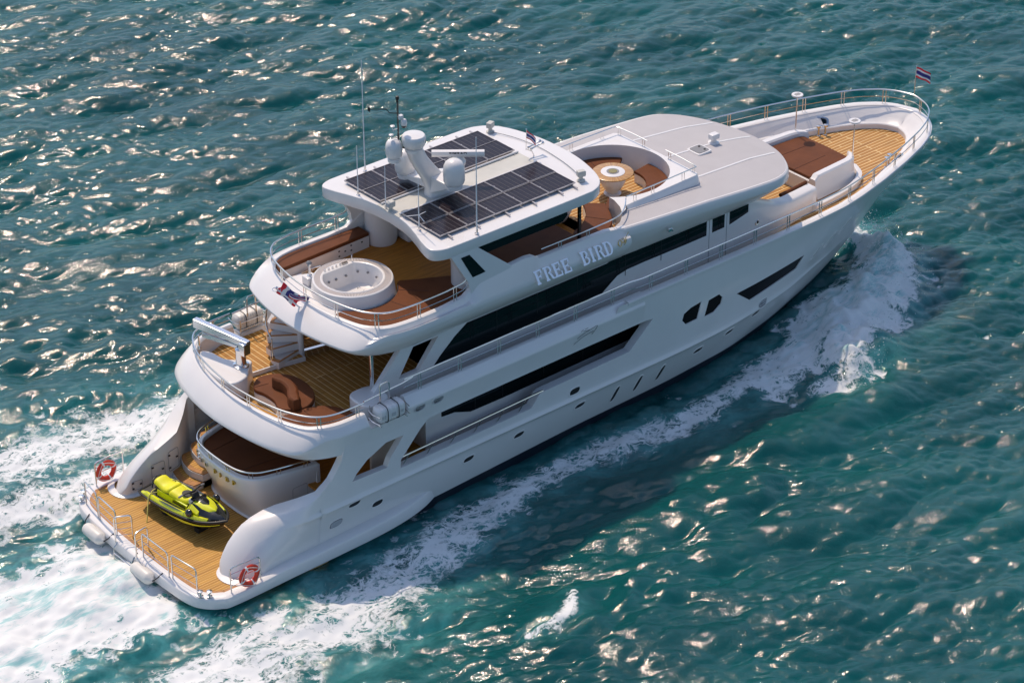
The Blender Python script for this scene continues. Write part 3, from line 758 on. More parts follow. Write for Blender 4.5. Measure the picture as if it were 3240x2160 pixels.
# low moulding sweeping round the foot of the bow bed
b = MB(); pth = crom([(26.9, 2.45), (28.2, 2.35), (29.3, 2.12), (30.0, 1.7), (30.35, 1.1)], 8)
for s_ in (1,):
    b.loft([[(x, -y, 4.19), (x, -y, 4.40), (x - .05, -y + .05, 4.43), (x - .14, -y + .14, 4.43), (x - .18, -y + .18, 4.19)] for x, y in pth], True)
build(b, 'deck_moulding', WHITE, bowb, sharp=40)
# oval hawse plate on the inner bulwark, both sides
for s_ in (1, -1):
    t_ = Vector((.75, -.66 * s_, 0)).normalized(); q_ = (Vector((.66, .75 * s_, 0)) * .33 + Vector((0, 0, .41))).normalized(); n_ = t_.cross(q_); n_ = n_ if n_.z > 0 else -n_
    c_ = Vector((31.6, 2.05 * s_, 4.54)) + n_ * .02; b = MB()
    rr = lambda a, h, o: [c_ + t_ * x + q_ * z + n_ * o for x, z in oval(0, 0, a, h, 28, 0, 3.2)]
    b.loft([rr(.40, .20, 0), rr(.39, .19, .04), rr(.33, .15, .045), rr(.31, .13, .01)], True, False, True); hp_ = build(b, 'hawse_plate', CHROME, yacht)
    b = MB(); b.add(rr(.3, .125, .015), [list(range(28))]); build(b, 'hawse_hole', GLASS, hp_)

# ================================================================== hardtop
HT = [(17.03, 0), (16.98, .9), (16.82, 1.7), (16.62, 2.3), (16.35, 2.72), (15.95, 2.98), (15.3, 3.07), (12.5, 3.07), (10.2, 3.05), (9.75, 3.02), (9.45, 2.88), (9.36, 2.66), (9.46, 2.2), (9.66, 1.6), (9.84, .9), (9.92, 0)]
HTs = resample(crom(HT, 8), .09)
HTP = [(x, -y) for x, y in HTs] + [(x, y) for x, y in HTs[::-1][1:-1]]
def zh(x, y): return 9.0 + .05 * (1 - (y / 3.07) ** 2) - .05 * float(np.interp(x, [15.5, 17], [0, 1]))
V, F, L = cdt(HTP, (), list(np.arange(9.6, 17, .3)), list(np.arange(-3, 3.1, .3)), .2)
b = MB(); b.add([(x * .992 + 13.2 * .008, y * .992, zh(x, y)) for x, y in V], [list(map(int, f)) for f in F])
lp = L[0]; k = lambda x, y, s: (x * s + 13.2 * (1 - s), y * s)
b.loft([[(*k(x, y, .992), zh(x, y)) for x, y in lp], [(*k(x, y, .998), zh(x, y) - .012) for x, y in lp], [(*k(x, y, 1.0), zh(x, y) - .04) for x, y in lp], [(*k(x, y, 1.0), 8.66) for x, y in lp], [(*k(x, y, .994), 8.62) for x, y in lp], [(*k(x, y, .94), 8.6) for x, y in lp]], True, False, False)
b.add([(*k(x, y, .94), 8.6) for x, y in lp], [list(range(len(lp)))])
hard = build(b, 'hardtop', WHITE, yacht, sharp=40)
b = MB(); b.box((12.75, 0, 9.056), (5.75, 1.12, .006)); b.box((10.02, 0, 9.05), (.0, .0, .0)); build(b, 'walkway_strip', CREAM, hard)
for y in (.47, -.47):
    b = MB(); b.tube([(9.98, y, 9.10), (15.6, y, 9.10)], .035, 8); build(b, 'cable_conduit', WHITE, hard)
b = MB()
for s_ in (1, -1):
    for x in (10.3, 11.4, 12.6, 13.7, 14.8, 15.4): b.box((x, 1.55 * s_, 9.065), (.05, 2.3, .05))
build(b, 'panel_rack', ALU, hard)
for s_ in (1, -1):
    # leaning supports with dark glass, and the glazed band under the roof
    Q = [(9.95, 8.64), (11.0, 8.64), (12.25, 7.6), (12.5, 7.1), (10.7, 7.0), (10.55, 7.6)]
    b = MB(); b.loft([[(x, (-3.055 - .06 * (8.6 - z)) * s_, z) for x, z in Q], [(x, (-2.86 - .06 * (8.6 - z)) * s_, z) for x, z in Q]], True); sp = build(b, 'hardtop_support', WHITE, hard, flat=True)
    Q = [(10.32, 8.50), (10.66, 8.50), (11.25, 7.72), (10.74, 7.70)]
    b = MB(); b.loft([[(x, (-3.07 - .06 * (8.6 - z)) * s_, z) for x, z in Q], [(x, (-2.9 - .06 * (8.6 - z)) * s_, z) for x, z in Q]], True); build(b, 'support_window', GLASS, sp, flat=True)
    b = MB(); Q = [(10.95, 8.62), (14.75, 8.62), (14.8, 8.42), (14.6, 8.24), (11.2, 8.24)]
    b.loft([[(x, -2.93 * s_, z) for x, z in Q], [(x, -2.86 * s_, z) for x, z in Q]], True); build(b, 'side_glazing', GLASS, hard, flat=True)
    b = MB(); b.box((15.72, -2.45 * s_, 7.75), (.09, .09, 1.55)); build(b, 'support_post', BLACKG, hard)
    # round locker columns
    b = MB(); b.lathe([(0, 6.45), (.5, 6.45), (.54, 6.6), (.54, 7.65), (.57, 7.8), (.50, 8.0), (.55, 8.5)], (11.45, (2.5 if s_ > 0 else -2.0) , 0), 30); cl = build(b, 'locker_column', WHITE, sund)
    if s_ < 0: continue
    b = MB(); b.box((12.3, 2.3 * s_, 7.2), (.7, 1.2, 1.5)); build(b, 'bar_cabinet', WHITE, sund, bevel=.1)
# the cable along the front of the hardtop
b = MB(); b.tube(crom([(15.9, 2.3, 9.06), (16.25, 1.4, 9.05), (16.4, .4, 9.05), (16.35, -.6, 9.05), (16.2, -1.5, 9.05), (15.95, -2.3, 9.06)], 8), .012, 5); build(b, 'cable', GREY, hard)

# ================================================================== rails
def guard(path, h, posts, name, mid=(.5,), r=.027, par=yacht, gap=.11, ends=True):
    """path: rail foot line (x,y,z); posts: indices along the path"""
    P = [Vector(p) for p in path]; up = Vector((0, 0, h)); b = MB()
    b.tube([p + up for p in P], r, 8)
    for f in mid: b.tube([p + up * f for p in P], r * .5, 6)
    for i in posts:
        i = min(max(i, 1), len(P) - 2); t = (P[i + 1] - P[i - 1]).normalized()
        for d in (-gap / 2, gap / 2):
            q = P[i] + t * d; b.tube([q - Vector((0, 0, .02)), q + up], r * .62, 6)
    return build(b, name, STEEL, par)
# fore deck and side decks
ff = resample([(p[0], p[1]) for p in FP], .2); fn = normals2d(ff, 1)
pth = [(p[0] - n[0] * .12, p[1] - n[1] * .12, 4.88) for p, n in zip(ff, fn)]
half_ = [(p[0], p[1], 4.86) for p in BD if 7.6 < p[0] < 17.0]
st_ = [(x, -y - 0.0, z) for x, y, z in half_[::-1]][::3]
pt_ = [(x, y, z) for x, y, z in half_][::3]
full = [p for p in st_] + [p for p in pth if p[0] > 17.2] + pt_
full = resample(full, .2)
guard(full, .58, list(range(3, len(full) - 2, 8)), 'guard_rail')
# boat deck stern rail
k_ = [i for i, p in enumerate(BDP) if p[0] < 6.1]
pth = [(BDP[i][0], BDP[i][1], 4.8) for i in k_][::2]
guard(pth, .42, list(range(2, len(pth) - 1, 11)), 'stern_rail', (.48,))
for s_ in (1, -1):
    b = MB(); b.tube([(6.1, -3.5 * s_, 5.22), (7.6, -3.5 * s_, 5.30), (8.0, -3.5 * s_, 5.36)], .026, 8)
    b.tube([(6.72, -3.52 * s_, 4.4), (6.72, -3.52 * s_, 5.52), (6.78, -3.52 * s_, 5.6), (7.0, -3.52 * s_, 5.6), (7.06, -3.52 * s_, 5.52), (7.06, -3.52 * s_, 4.4)], .026, 8)
    build(b, 'raft_hoop', STEEL, yacht)
# sun deck rail
k_ = [i for i, p in enumerate(SDP) if p[0] < 10.75]
pth = [(SDP[i][0], SDP[i][1], max(7.05, ztop(SDP[i][0]) - .02)) for i in k_][::2]
b0 = guard(pth, .50, list(range(4, len(pth) - 3, 9)), 'sun_deck_rail', (.48,))
# lounge rails forward
for s_ in (1, -1):
    pth = [(21.38, -.45 * s_, 7.37), (21.38, -1.2 * s_, 7.37), (21.34, -2.02 * s_, 7.36), (19.8, -2.05 * s_, 7.35), (18.1, -2.06 * s_, 7.34)]
    pth = resample(pth, .2); guard(pth, .26, [1, 7, 11, 18, len(pth) - 3], 'lounge_rail', (), .022)
    pth = resample(crom([(18.1, -2.06, 7.34), (17.75, -2.4, 7.32), (17.3, -2.72, 7.32), (16.7, -2.95, 7.4), (15.5, -3.02, 7.42), (13.6, -3.02, 7.44)], 5), .2)
    pth = [(x, y * s_, z) for x, y, z in pth]; guard(pth, .2, [1, 8, 14, 20], 'lounge_rail', (), .022)

# ---- staircase to the sun deck (port side of the boat deck)
b = MB(); b.prism([(5.3, 1.35), (6.2, 1.25), (7.2, 1.05), (7.2, 3.4), (5.5, 3.42), (4.7, 3.1), (4.6, 2.2)], 4.15, 4.3); ped = build(b, 'raised_deck', WHITE, yacht, flat=True)
b = MB(); b.prism([(5.33, 1.4), (6.2, 1.3), (7.15, 1.1), (7.15, 3.38), (5.5, 3.4), (4.72, 3.1), (4.62, 2.2)], 4.302, 4.306); build(b, 'raised_planks', TEAKY, ped, flat=True)
stair = MB(); stair.lathe([(.10, 4.15), (.10, 6.3)], (7.25, 1.35, 0), 16)
sto = build(stair, 'staircase', WHITE, yacht)
for k in range(7):
    a = R(178 - 24 * k); z = 4.42 + .26 * k; c = Vector((7.25, 1.35))
    pl = [(c.x + .08 * math.cos(a), c.y + .08 * math.sin(a))]
    pl = [(c.x + rr * math.cos(a + d), c.y + rr * math.sin(a + d)) for rr, d in ((.1, -.2), (1.05, -.24), (1.12, 0), (1.05, .24), (.1, .2))]
    b = MB(); b.prism(pl, z - .24, z); s1 = build(b, 'step', WHITE, sto, flat=True)
    b = MB(); b.prism(pl, z + .002, z + .03); build(b, 'tread', TEAKT, s1, flat=True)
    b = MB(); b.prism([(lerp(x, c.x + .65 * math.cos(a), .3), lerp(y, c.y + .65 * math.sin(a), .3)) for x, y in pl], z + .03, z + .033); build(b, 'tread_grip', LGREY, s1, flat=True)
b = MB(); hp = []
for k in range(15):
    a = R(178 - 12 * k); hp.append((7.25 + 1.08 * math.cos(a), 1.35 + 1.08 * math.sin(a), 5.2 + .13 * k))
b.tube(hp, .025, 8)
for k in range(0, 13, 4): b.tube([(hp[k][0], hp[k][1], hp[k][2] - .8), hp[k]], .02, 6)
build(b, 'stair_rail', STEEL, sto)
b = MB()
for z in (4.5, 4.75, 5.0): b.tube([(7.35, 1.3, z), (9.2, .9, z)], .022, 6)
b.box((8.3, 1.1, 4.3), (2.0, .12, .2), -.2); build(b, 'stair_guard', STEEL, sto)
# ---- davit crane on its white base
b = MB(); b.prism(crom([(5.25, 1.2), (4.95, .95), (4.6, .55), (4.0, .5), (3.85, 1.3), (4.0, 2.1), (4.35, 2.75), (4.6, 2.5), (4.7, 1.9), (5.0, 1.55), (5.2, 1.45)], 5, True), 4.15, 4.84); dvb = build(b, 'davit_base', WHITE, yacht, bevel=.05, sharp=40)
b = MB(); b.lathe([(.0, 4.84), (.26, 4.84), (.26, 4.89), (.17, 4.92), (.16, 5.35), (.17, 5.45), (.1, 5.52), (0, 5.52)], (4.85, 1.2, 0), 20); dv = build(b, 'davit_crane', CHROME, yacht)
tip, base_ = Vector((4.45, 3.1, 5.62)), Vector((5.0, .95, 5.55))
def beam(a, c, wd, h0, h1, name, m=CHROME, par=None):
    d = (c - a).normalized(); s = d.cross(Vector((0, 0, 1))).normalized() * wd / 2; b = MB()
    b.loft([[a + s, a - s, a - s - Vector((0, 0, h0)), a + s - Vector((0, 0, h0))], [c + s, c - s, c - s - Vector((0, 0, h1)), c + s - Vector((0, 0, h1))]], True)
    return build(b, name, m, par, bevel=.015, flat=True)
beam(base_ + Vector((0, 0, .2)), tip + Vector((0, 0, .25)), .2, .16, .30, 'davit_arm', CHROME, dv)
beam(base_ + Vector((-.05, .25, -.05)), base_.lerp(tip, .85) + Vector((0, 0, -.1)), .16, .1, .2, 'davit_jib', CHROME, dv)
b = MB(); b.tube([base_ + Vector((0, .1, -.1)), base_.lerp(tip, .6) + Vector((0, 0, .02))], .05, 8); build(b, 'ram', STEEL, dv)
b = MB(); b.box((4.9, 1.05, 5.5), (.3, .26, .42), .2); build(b, 'winch_housing', CHROME, dv, bevel=.03)
b = MB(); b.tube([(4.45, 2.95, 5.3), (4.45, 2.95, 4.9)], .03, 6); b.lathe([(0, 0), (.07, .04), (.05, .12), (0, .15)], (4.45, 2.95, 4.78), 10); build(b, 'hook', STEEL, dv)
# ================================================================== lettering on the topsides
def stroke_letter(ch):
    """slab serif capital in a 0..w by 0..1 box as boxes / rings: list of polygons"""
    P = []
    def bx(x0, y0, x1, y1): P.append([(x0, y0), (x1, y0), (x1, y1), (x0, y1)])
    st, se, th = .2, .07, .12
    def stem(x): bx(x, th, x + st, 1 - th); bx(x - se, 0, x + st + se, th); bx(x - se, 1 - th, x + st + se, 1)
    def bowl(x, y0, y1, wd, t=.17):
        n = 14; cy, ry = (y0 + y1) / 2, (y1 - y0) / 2
        o = [(x + wd * math.cos(a), cy + ry * math.sin(a)) for a in np.linspace(-math.pi / 2, math.pi / 2, n)]
        i = [(x + (wd - t) * math.cos(a), cy + (ry - .1) * math.sin(a)) for a in np.linspace(-math.pi / 2, math.pi / 2, n)]
        for k in range(n - 1): P.append([i[k], o[k], o[k + 1], i[k + 1]])
    stem(.08); x = .28
    if ch == 'F': bx(x + se, .88, .7, 1); bx(.6, .7, .7, .88); bx(x, .46, .5, .57); bx(.5, .38, .57, .65)
    if ch == 'E': bx(x + se, .88, .72, 1); bx(.62, .7, .72, .88); bx(x, .46, .5, .57); bx(.5, .38, .57, .65); bx(x + se, 0, .75, .12); bx(.64, .12, .75, .32)
    if ch == 'R': bowl(.35, .46, 1, .38); P.append([(.42, .48), (.60, .48), (.76, .10), (.58, .02)]); P.append([(.58, .02), (.76, .10), (.86, .10), (.86, 0)])
    if ch == 'B': bowl(.35, .48, 1, .34); bowl(.35, 0, .56, .40)
    if ch == 'D': bowl(.35, 0, 1, .44, .2)
    return P
def letters(text, x0, dx, zfun, yfun, h, side, name, m, par, depth=.045, gaps=None):
    x = x0
    for ch in text:
        if ch == ' ': x += dx * 1.15; continue
        b = MB()
        for pi, q in enumerate(stroke_letter(ch)):
            e = .0012 * (pi % 3)
            f = [(x + side * p[0] * dx * 1.16, p[1]) for p in q]
            fr = [(xx, -(yfun(zfun(xx)) + depth + e + .13 - t * .26), zfun(xx) + t * h) for xx, t in f]
            bk = [(xx, -(yfun(zfun(xx) + t * h) - .005), zfun(xx) + t * h) for xx, t in f]
            if side < 0: fr = [(a, -b_, c) for a, b_, c in fr]; bk = [(a, -b_, c) for a, b_, c in bk]
            b.loft([bk, fr], True)
        build(b, name, m, par, flat=True)
        x += side * dx * (0.62 if ch == 'I' else 1.0)
yface = lambda z: float(np.interp(z, [6.0, 6.35, 6.7, 6.8, 6.92, 7.2], [2.87, 3.18, 3.35, 3.36, 3.32, 3.17]))
LET = mat('letter_steel', (0.98, 0.94, 0.90), 0.26, metal=1.0)
letters('FREE BIRD', 13.05, .375, lambda x: 6.74, yface, .38, 1, 'name_letter', LET, sund)
letters('FREE BIRD', 16.4, .375, lambda x: 6.74, yface, .38, -1, 'name_letter', LET, sund)
for s_ in (1, -1):
    b = MB()
    X = lambda t: 16.62 + t if s_ == 1 else 16.5 + .0 + (t - .0) + .2
    for Lc in ([(0, .12), (.06, .22), (.14, .24), (.17, .14), (.11, .05), (.04, .08), (.02, .2)], [(.17, .2), (.24, .12), (.3, .2), (.26, .26), (.2, .22)], [(.3, .1), (.36, .22), (.42, .28), (.55, .36)], [(.24, .05), (.33, .1), (.4, .2)]):
        b.tube([(16.6 + t, -(yface(6.74 + q) + .02) * s_, 6.74 + q) for t, q in crom(Lc, 5)], .012, 4)
    build(b, 'name_flourish', GOLD, sund)
    b = MB(); b.box((18.9, -3.33 * s_, 6.62), (.16, .12, .12)); b.box((18.98, -3.38 * s_, 6.6), (.03, .09, .1)); build(b, 'side_light', CHROME, roof, bevel=.02)
# metal letters round the stern pod
acc = 0
ix = [i for i, p in enumerate(PD) if p[0] < 3.4 and -1.5 < p[1] < 1.45][::-1]
for ci, ch in enumerate('FREE BIRD'):
    if ch == ' ': continue
    i = ix[2 + int(ci * (len(ix) - 6) / 9)]; p, n = PD[i], pn[i]; t = (-n[1], n[0]); b = MB()
    for pi, q in enumerate(stroke_letter(ch)):
        fr = [(p[0] + n[0] * (.04 + .001 * (pi % 3)) + t[0] * (u - .4) * .15, p[1] + n[1] * (.04 + .001 * (pi % 3)) + t[1] * (u - .4) * .15, 2.26 + v * .14) for u, v in q]
        b.loft([[(x - n[0] * .07, y - n[1] * .07, z) for x, y, z in fr], fr], True)
    build(b, 'name_letter', STEEL if ci < 4 else GOLD, pod, flat=True)

# ================================================================== things on the yacht
# ---- hot tub
HTB = (8.42, 0, 6.45)
ht = thing('hot_tub', 'round white hot tub with grey grille rim at the aft end of the sun deck', 'hot tub', HTB)
b = MB(); b.lathe([(1.40, 0), (1.34, .25), (1.29, .70), (1.27, .75), (1.22, .775), (1.21, .76)], (0, 0, 0), 64)
b.f = [f for f in b.f if len(f) < 20]
shell = build(b, 'tub_shell', WHITE, ht, sharp=40)
b = MB(); b.lathe([(1.21, .74), (1.02, .74)], (0, 0, 0), 64); b.f = [f for f in b.f if len(f) < 20]; build(b, 'grille_channel', GREY, ht)
b = MB()
for k in range(150):
    a = 2 * math.pi * k / 150; c, s = math.cos(a), math.sin(a); px, py = -s * .015, c * .015
    b.loft([[(1.215 * c + px, 1.215 * s + py, .742), (1.215 * c - px, 1.215 * s - py, .742), (1.215 * c - px, 1.215 * s - py, .768), (1.215 * c + px, 1.215 * s + py, .768)], [(1.02 * c + px * .85, 1.02 * s + py * .85, .742), (1.02 * c - px * .85, 1.02 * s - py * .85, .742), (1.02 * c - px * .85, 1.02 * s - py * .85, .768), (1.02 * c + px * .85, 1.02 * s + py * .85, .768)]], True)
build(b, 'overflow_grille', mat('grille_beige', (.62, .56, .53), .5), ht, flat=True)
b = MB(); rg = []
def tubr(a, r):
    x, y = r * math.cos(a), r * math.sin(a)
    lim = .76 * r / .97
    return (x, min(y, lim))
for r, z in ((1.03, .765), (1.01, .785), (.97, .785), (.945, .77), (.925, .70), (.88, .35), (.78, .15), (.66, .10), (.3, .09)):
    rg.append([(*((r * math.cos(a), r * math.sin(a)) if r > .95 else tubr(a, r)), z) for a in np.linspace(0, 2 * math.pi, 64, endpoint=False)])
b.loft(rg, True, False, True); basin = build(b, 'basin', WHITE, ht, sharp=40)
for a, z in ((-.1, .5), (.35, .52), (.75, .5), (1.3, .45), (1.75, .45), (2.1, .45), (-2.6, .5), (-.6, .5)):
    x, y = tubr(a, .87); M = Matrix.Rotation(a, 4, 'Z') @ Matrix.Rotation(R(-90), 4, 'Y'); b = MB(); b.lathe([(0, .03), (.04, .03), (.04, 0)], (x, y, z), 10, M); build(b, 'jet', GREY, ht)
for x, y in ((.1, .2), (.4, .3), (-.2, .35), (.3, -.1), (-.1, -.2), (.0, .0), (.45, .05), (-.35, .05)):
    b = MB(); b.lathe([(.028, .09), (.028, .105), (0, .105)], (x, y, 0), 8); build(b, 'floor_jet', GREY, ht)
for k in range(5):
    b = MB(); b.lathe([(.035, 0), (.03, .05), (0, .055)], (-.45 + .15 * k, .86, .785), 10); build(b, 'control_knob', STEEL, ht)
b = MB(); b.box((.32, .86, .8), (.22, .1, .03)); build(b, 'control_panel', STEEL, ht)
b = MB(); b.tube([(.6, .85, .78), (.6, .85, .98), (.58, .80, 1.02)], .02, 6); build(b, 'spout', STEEL, ht)
# white step deck round the tub
b = MB(); b.prism(crom([(6.75, -1.1), (6.72, 0), (6.82, 1.1), (7.2, 1.95), (8.0, 1.75), (8.4, 1.3), (7.3, .6), (7.15, -.3), (7.3, -1.0)], 4, True), 6.44, 6.78); build(b, 'tub_step', WHITE, yacht, bevel=.04, sharp=40)
sh = thing('deck_shower', 'chrome shower post on a white block between the hot tub and the port bench', 'shower', (7.62, 1.2, 6.78))
b = MB(); b.box((0, 0, .14), (.38, .34, .28)); build(b, 'shower_block', WHITE, sh, bevel=.03)
b = MB(); b.lathe([(.09, .28), (.08, .31), (.045, .33), (.035, .62), (.06, .64), (.05, .70), (0, .72)], (0, 0, 0), 14); build(b, 'shower_post', CHROME, sh)
b = MB(); b.lathe([(0, 0), (.1, .0), (.07, .06), (0, .1)], (0, 0, .72), 12); build(b, 'shower_head', GREY, sh)
# ---- sun deck benches
bn = thing('bench', 'long straight brown bench along the port side of the sun deck', 'bench', (9.1, 2.65, 6.45))
b = MB(); b.prism([(-1.95, -.42), (1.75, -.28), (1.75, .3), (-1.3, .3), (-1.75, .1)], 0, .42); bb = build(b, 'bench_base', WHITE, bn, flat=True)
b = MB(); b.prism([(-1.97, -.45), (1.75, -.31), (1.75, .27), (-1.3, .27), (-1.77, .07)], .425, .56); build(b, 'bench_cushion', BROWN, bn, bevel=.04, sharp=50)
for x, z in ((.5, .3), (.5, .12), (1.0, .34), (1.0, .16), (.75, .22), (1.45, .3)):
    bq = MB(); bq.box((x, -.42 + .14 * (x + 1.95) / 3.7, z), (.06, .03, .04)); build(bq, 'latch', BLACK, bb)
b = MB(); b.tube(crom([(-1.9, -.5, .12), (-1.2, -.5, .14), (-.75, -.48, .16), (-.55, -.45, .12), (-.5, -.43, .02)], 5), .03, 8); build(b, 'step_rail', CHROME, bn)
sb = thing('curved_bench', 'brown curved sun lounge wrapping the starboard side of the hot tub', 'sun lounge', (9.0, -2.0, 6.45))
pts = [(6.9, -.95), (7.0, -1.8), (7.45, -2.6), (8.1, -2.88), (9.5, -2.90), (11.25, -2.88), (11.35, -1.55), (10.9, -1.15), (10.35, -.85), (9.85, -.55)]
arcp = [(8.42 + 1.42 * math.cos(a), 1.42 * math.sin(a)) for a in np.linspace(R(-24), R(-140), 22)]
poly = [(x - 9.0, y + 2.0) for x, y in crom(pts, 4) + arcp]
b = MB(); b.prism(poly, 0, .26); build(b, 'lounge_base', WHITE, sb, flat=True)
b = MB(); b.prism(poly, .265, .38); c = build(b, 'lounge_cushion', BROWN, sb, bevel=.03, sharp=50)
for a in (-45, -75, -105): seam([(8.42 + r * math.cos(R(a)) - 9, r * math.sin(R(a)) + 2.0, .384) for r in (1.45, 2.4)], c)
# ---- round tables
def table(x, y, z, label):
    t = thing('round_table', label, 'table', (x, y, z), 0, 'round pedestal tables on the sun deck')
    b = MB(); b.lathe([(0, .0), (.3, .0), (.3, .04), (.18, .06), (.3, .22), (.43, .45), (.47, .62), (.45, .74), (.2, .76)], (0, 0, 0), 36); build(b, 'pedestal', WHITE, t)
    b = MB(); b.lathe([(.30, .765), (.66, .77), (.70, .79), (.70, .815), (.68, .825), (.41, .825)], (0, 0, 0), 48); b.f = [f for f in b.f if len(f) < 20]; build(b, 'tabletop', TEAKR, t, sharp=50)
    b = MB(); b.lathe([(.41, .82), (.41, .836), (.4, .84), (0, .84)], (0, 0, 0), 40); ls = build(b, 'lazy_susan', WHITE, t)
    b = MB(); b.lathe([(.215, .842), (.215, .848), (.0, .848)], (0, 0, 0), 32); build(b, 'grey_ring', GREY, ls)
    b = MB(); b.lathe([(.15, .85), (.15, .858), (.0, .86)], (0, 0, 0), 32); build(b, 'gold_disc', GOLD, ls)
    return t
tb = table(19.40, .02, 6.46, 'round teak table with gold centre in the open sunlit lounge')
dup(tb, (16.75, -.25, 6.35), 0.4, 'round table half hidden under the forward edge of the hardtop')
# ---- sofas on the boat deck
def sofa(label, outline, backp, z=4.15, seams=()):
    cx = sum(p[0] for p in outline) / len(outline); cy = sum(p[1] for p in outline) / len(outline)
    t = thing('curved_sofa', label, 'sofa', (cx, cy, z), 0, 'brown sofas on the boat deck')
    P = [(x - cx, y - cy) for x, y in crom(outline, 6, True)]
    b = MB(); b.prism(P, 0, .30); build(b, 'sofa_base', WHITE, t, sharp=50)
    b = MB(); b.prism([(x * 1.01, y * 1.01) for x, y in P], .305, .44); c = build(b, 'sofa_cushion', BROWN, t, bevel=.035, sharp=50)
    for s in seams: seam([(x - cx, y - cy, .444) for x, y in s], c)
    if backp:
        pp = resample(crom(backp, 6), .06); n = normals2d(pp, 1); b = MB(); rg = []
        for i, (p, q) in enumerate(zip(pp, n)):
            wd = .17 * min(1, .55 + min(i, len(pp) - 1 - i) * .12)
            rg.append([(p[0] - cx + q[0] * o, p[1] - cy + q[1] * o, zz) for o, zz in ((wd * 1.1, .43), (wd, .74), (wd * .6, .80), (-wd * .6, .80), (-wd, .74), (-wd * 1.1, .43))])
        b.loft(rg, True); build(b, 'sofa_back', BROWN, t, sharp=50, bevel=.02)
    return t
sofa('brown S shaped sofa with a curved central backrest on the boat deck', [(4.78, .42), (5.15, .62), (5.7, .38), (6.0, -.15), (6.0, -.85), (5.8, -1.35), (5.4, -1.72), (4.9, -1.68), (4.52, -1.3), (4.66, -.8), (4.66, -.3), (4.58, .1)],
     [(5.12, -.12), (5.30, -.5), (5.22, -1.0), (5.0, -1.35), (4.86, -1.72)], 4.15, [[(4.62, .2), (5.1, .1)], [(4.7, -1.6), (5.3, -1.3)]])
sofa('low brown curved sofa pad inside the starboard stern corner rail', [(4.25, -1.75), (4.75, -1.78), (5.3, -1.85), (5.75, -2.15), (6.0, -2.6), (6.1, -3.2), (5.6, -3.35), (5.0, -3.28), (4.55, -3.0), (4.2, -2.4)], None, 4.15, [[(5.0, -1.9), (4.9, -3.1)]])
# ---- life rafts
def raft(label, x, y, z, s_):
    t = thing('life_raft', label, 'life raft', (x, y, z), 0, 'life raft canisters on the boat deck')
    b = MB(); rg = []
    for u in np.linspace(-.52, .52, 27):
        k = 1 - max(0, (abs(u) - .38) / .14) ** 2 * .35; g = .018 if abs((u * 9) % 1 - .5) < .2 else 0
        rg.append([(u, (.25 * k - g) * (abs(math.cos(a)) ** .55) * (1 if math.cos(a) > 0 else -1), .30 + (.27 * k - g) * (abs(math.sin(a)) ** .55) * (1 if math.sin(a) > 0 else -1)) for a in np.linspace(0, 2 * math.pi, 28, endpoint=False)])
    b.loft(rg, True); build(b, 'canister', FENDER if s_ < 0 else WHITE, t, sharp=50)
    for u in (-.22, .2):
        b = MB(); b.tube([(u, .268 * (abs(math.cos(a)) ** .55) * (1 if math.cos(a) > 0 else -1), .30 + .288 * (abs(math.sin(a)) ** .55) * (1 if math.sin(a) > 0 else -1)) for a in np.linspace(0, 2 * math.pi, 28, endpoint=False)], .014, 5, True); build(b, 'lashing_strap', BLACK, t)
    b = MB()
    for zz in (.1, .36):
        b.tube([(-.56, -.3 * s_, zz), (-.62, 0, zz), (-.56, .29 * s_, zz), (.56, .29 * s_, zz), (.62, 0, zz), (.56, -.3 * s_, zz)], .018, 6)
    for u in (-.5, .5): b.tube([(u, .3 * s_, 0), (u, .3 * s_, .5)], .018, 6); b.tube([(u, -.26 * s_, 0), (u, .3 * s_, .0)], .018, 6)
    build(b, 'cradle', STEEL, t)
    b = MB()
    for dx, w_, h_ in ((-.42, .07, .16), (-.33, .05, .2), (.0, .16, .16), (.33, .08, .14)): b.box((dx, -.262 * s_, .28), (w_, .004, h_ * .7))
    build(b, 'instruction_plate', LGREY, t)
    return t
raft('white life raft canister with black straps in the starboard bulwark gap', 6.88, -3.72, 4.42, 1)
raft('cream life raft canister in a steel cradle on the port boat deck side', 6.85, 3.72, 4.42, -1)
# ---- lifebuoys
def buoy(x, y, z, tilt, label):
    t = thing('lifebuoy', label, 'lifebuoy', (x, y, z), 0, 'lifebuoys on the stern rails')
    M = Matrix.Rotation(tilt, 4, 'Z') @ Matrix.Rotation(R(90), 4, 'X'); b = MB(); rg = []
    for k in range(40):
        a = 2 * math.pi * k / 40; rg.append([M @ Vector(((.285 + .095 * math.cos(q)) * math.cos(a), (.285 + .095 * math.cos(q)) * math.sin(a), .06 * math.sin(q))) for q in np.linspace(0, 2 * math.pi, 14, endpoint=False)])
    b.loft(rg, True, wrap=True); build(b, 'ring', BUOYR, t)
    for j in range(4):
        b = MB(); rg = []
        for d in (-.09, 0, .09):
            a = R(20 + 90 * j) + d; rg.append([M @ Vector(((.285 + .098 * math.cos(q)) * math.cos(a), (.285 + .098 * math.cos(q)) * math.sin(a), .063 * math.sin(q))) for q in np.linspace(0, 2 * math.pi, 14, endpoint=False)])
        b.loft(rg, True); build(b, 'band', FWHITE, t)
    b = MB(); P = []
    for k in range(32):
        a = 2 * math.pi * k / 32 + R(20); rr = .375 - .075 * abs(math.sin(2 * (a - R(20)))) ; P.append(M @ Vector((rr * math.cos(a), rr * math.sin(a), .075)))
    b.tube(P, .011, 5, True); build(b, 'grab_line', ROPE, t)
    return t
buoy(1.35, -3.87, 1.18, 0, 'red lifebuoy on the starboard stern rail below the near wing')
buoy(1.12, 3.72, 1.22, 0, 'orange lifebuoy on the port stern rail against the wake foam')
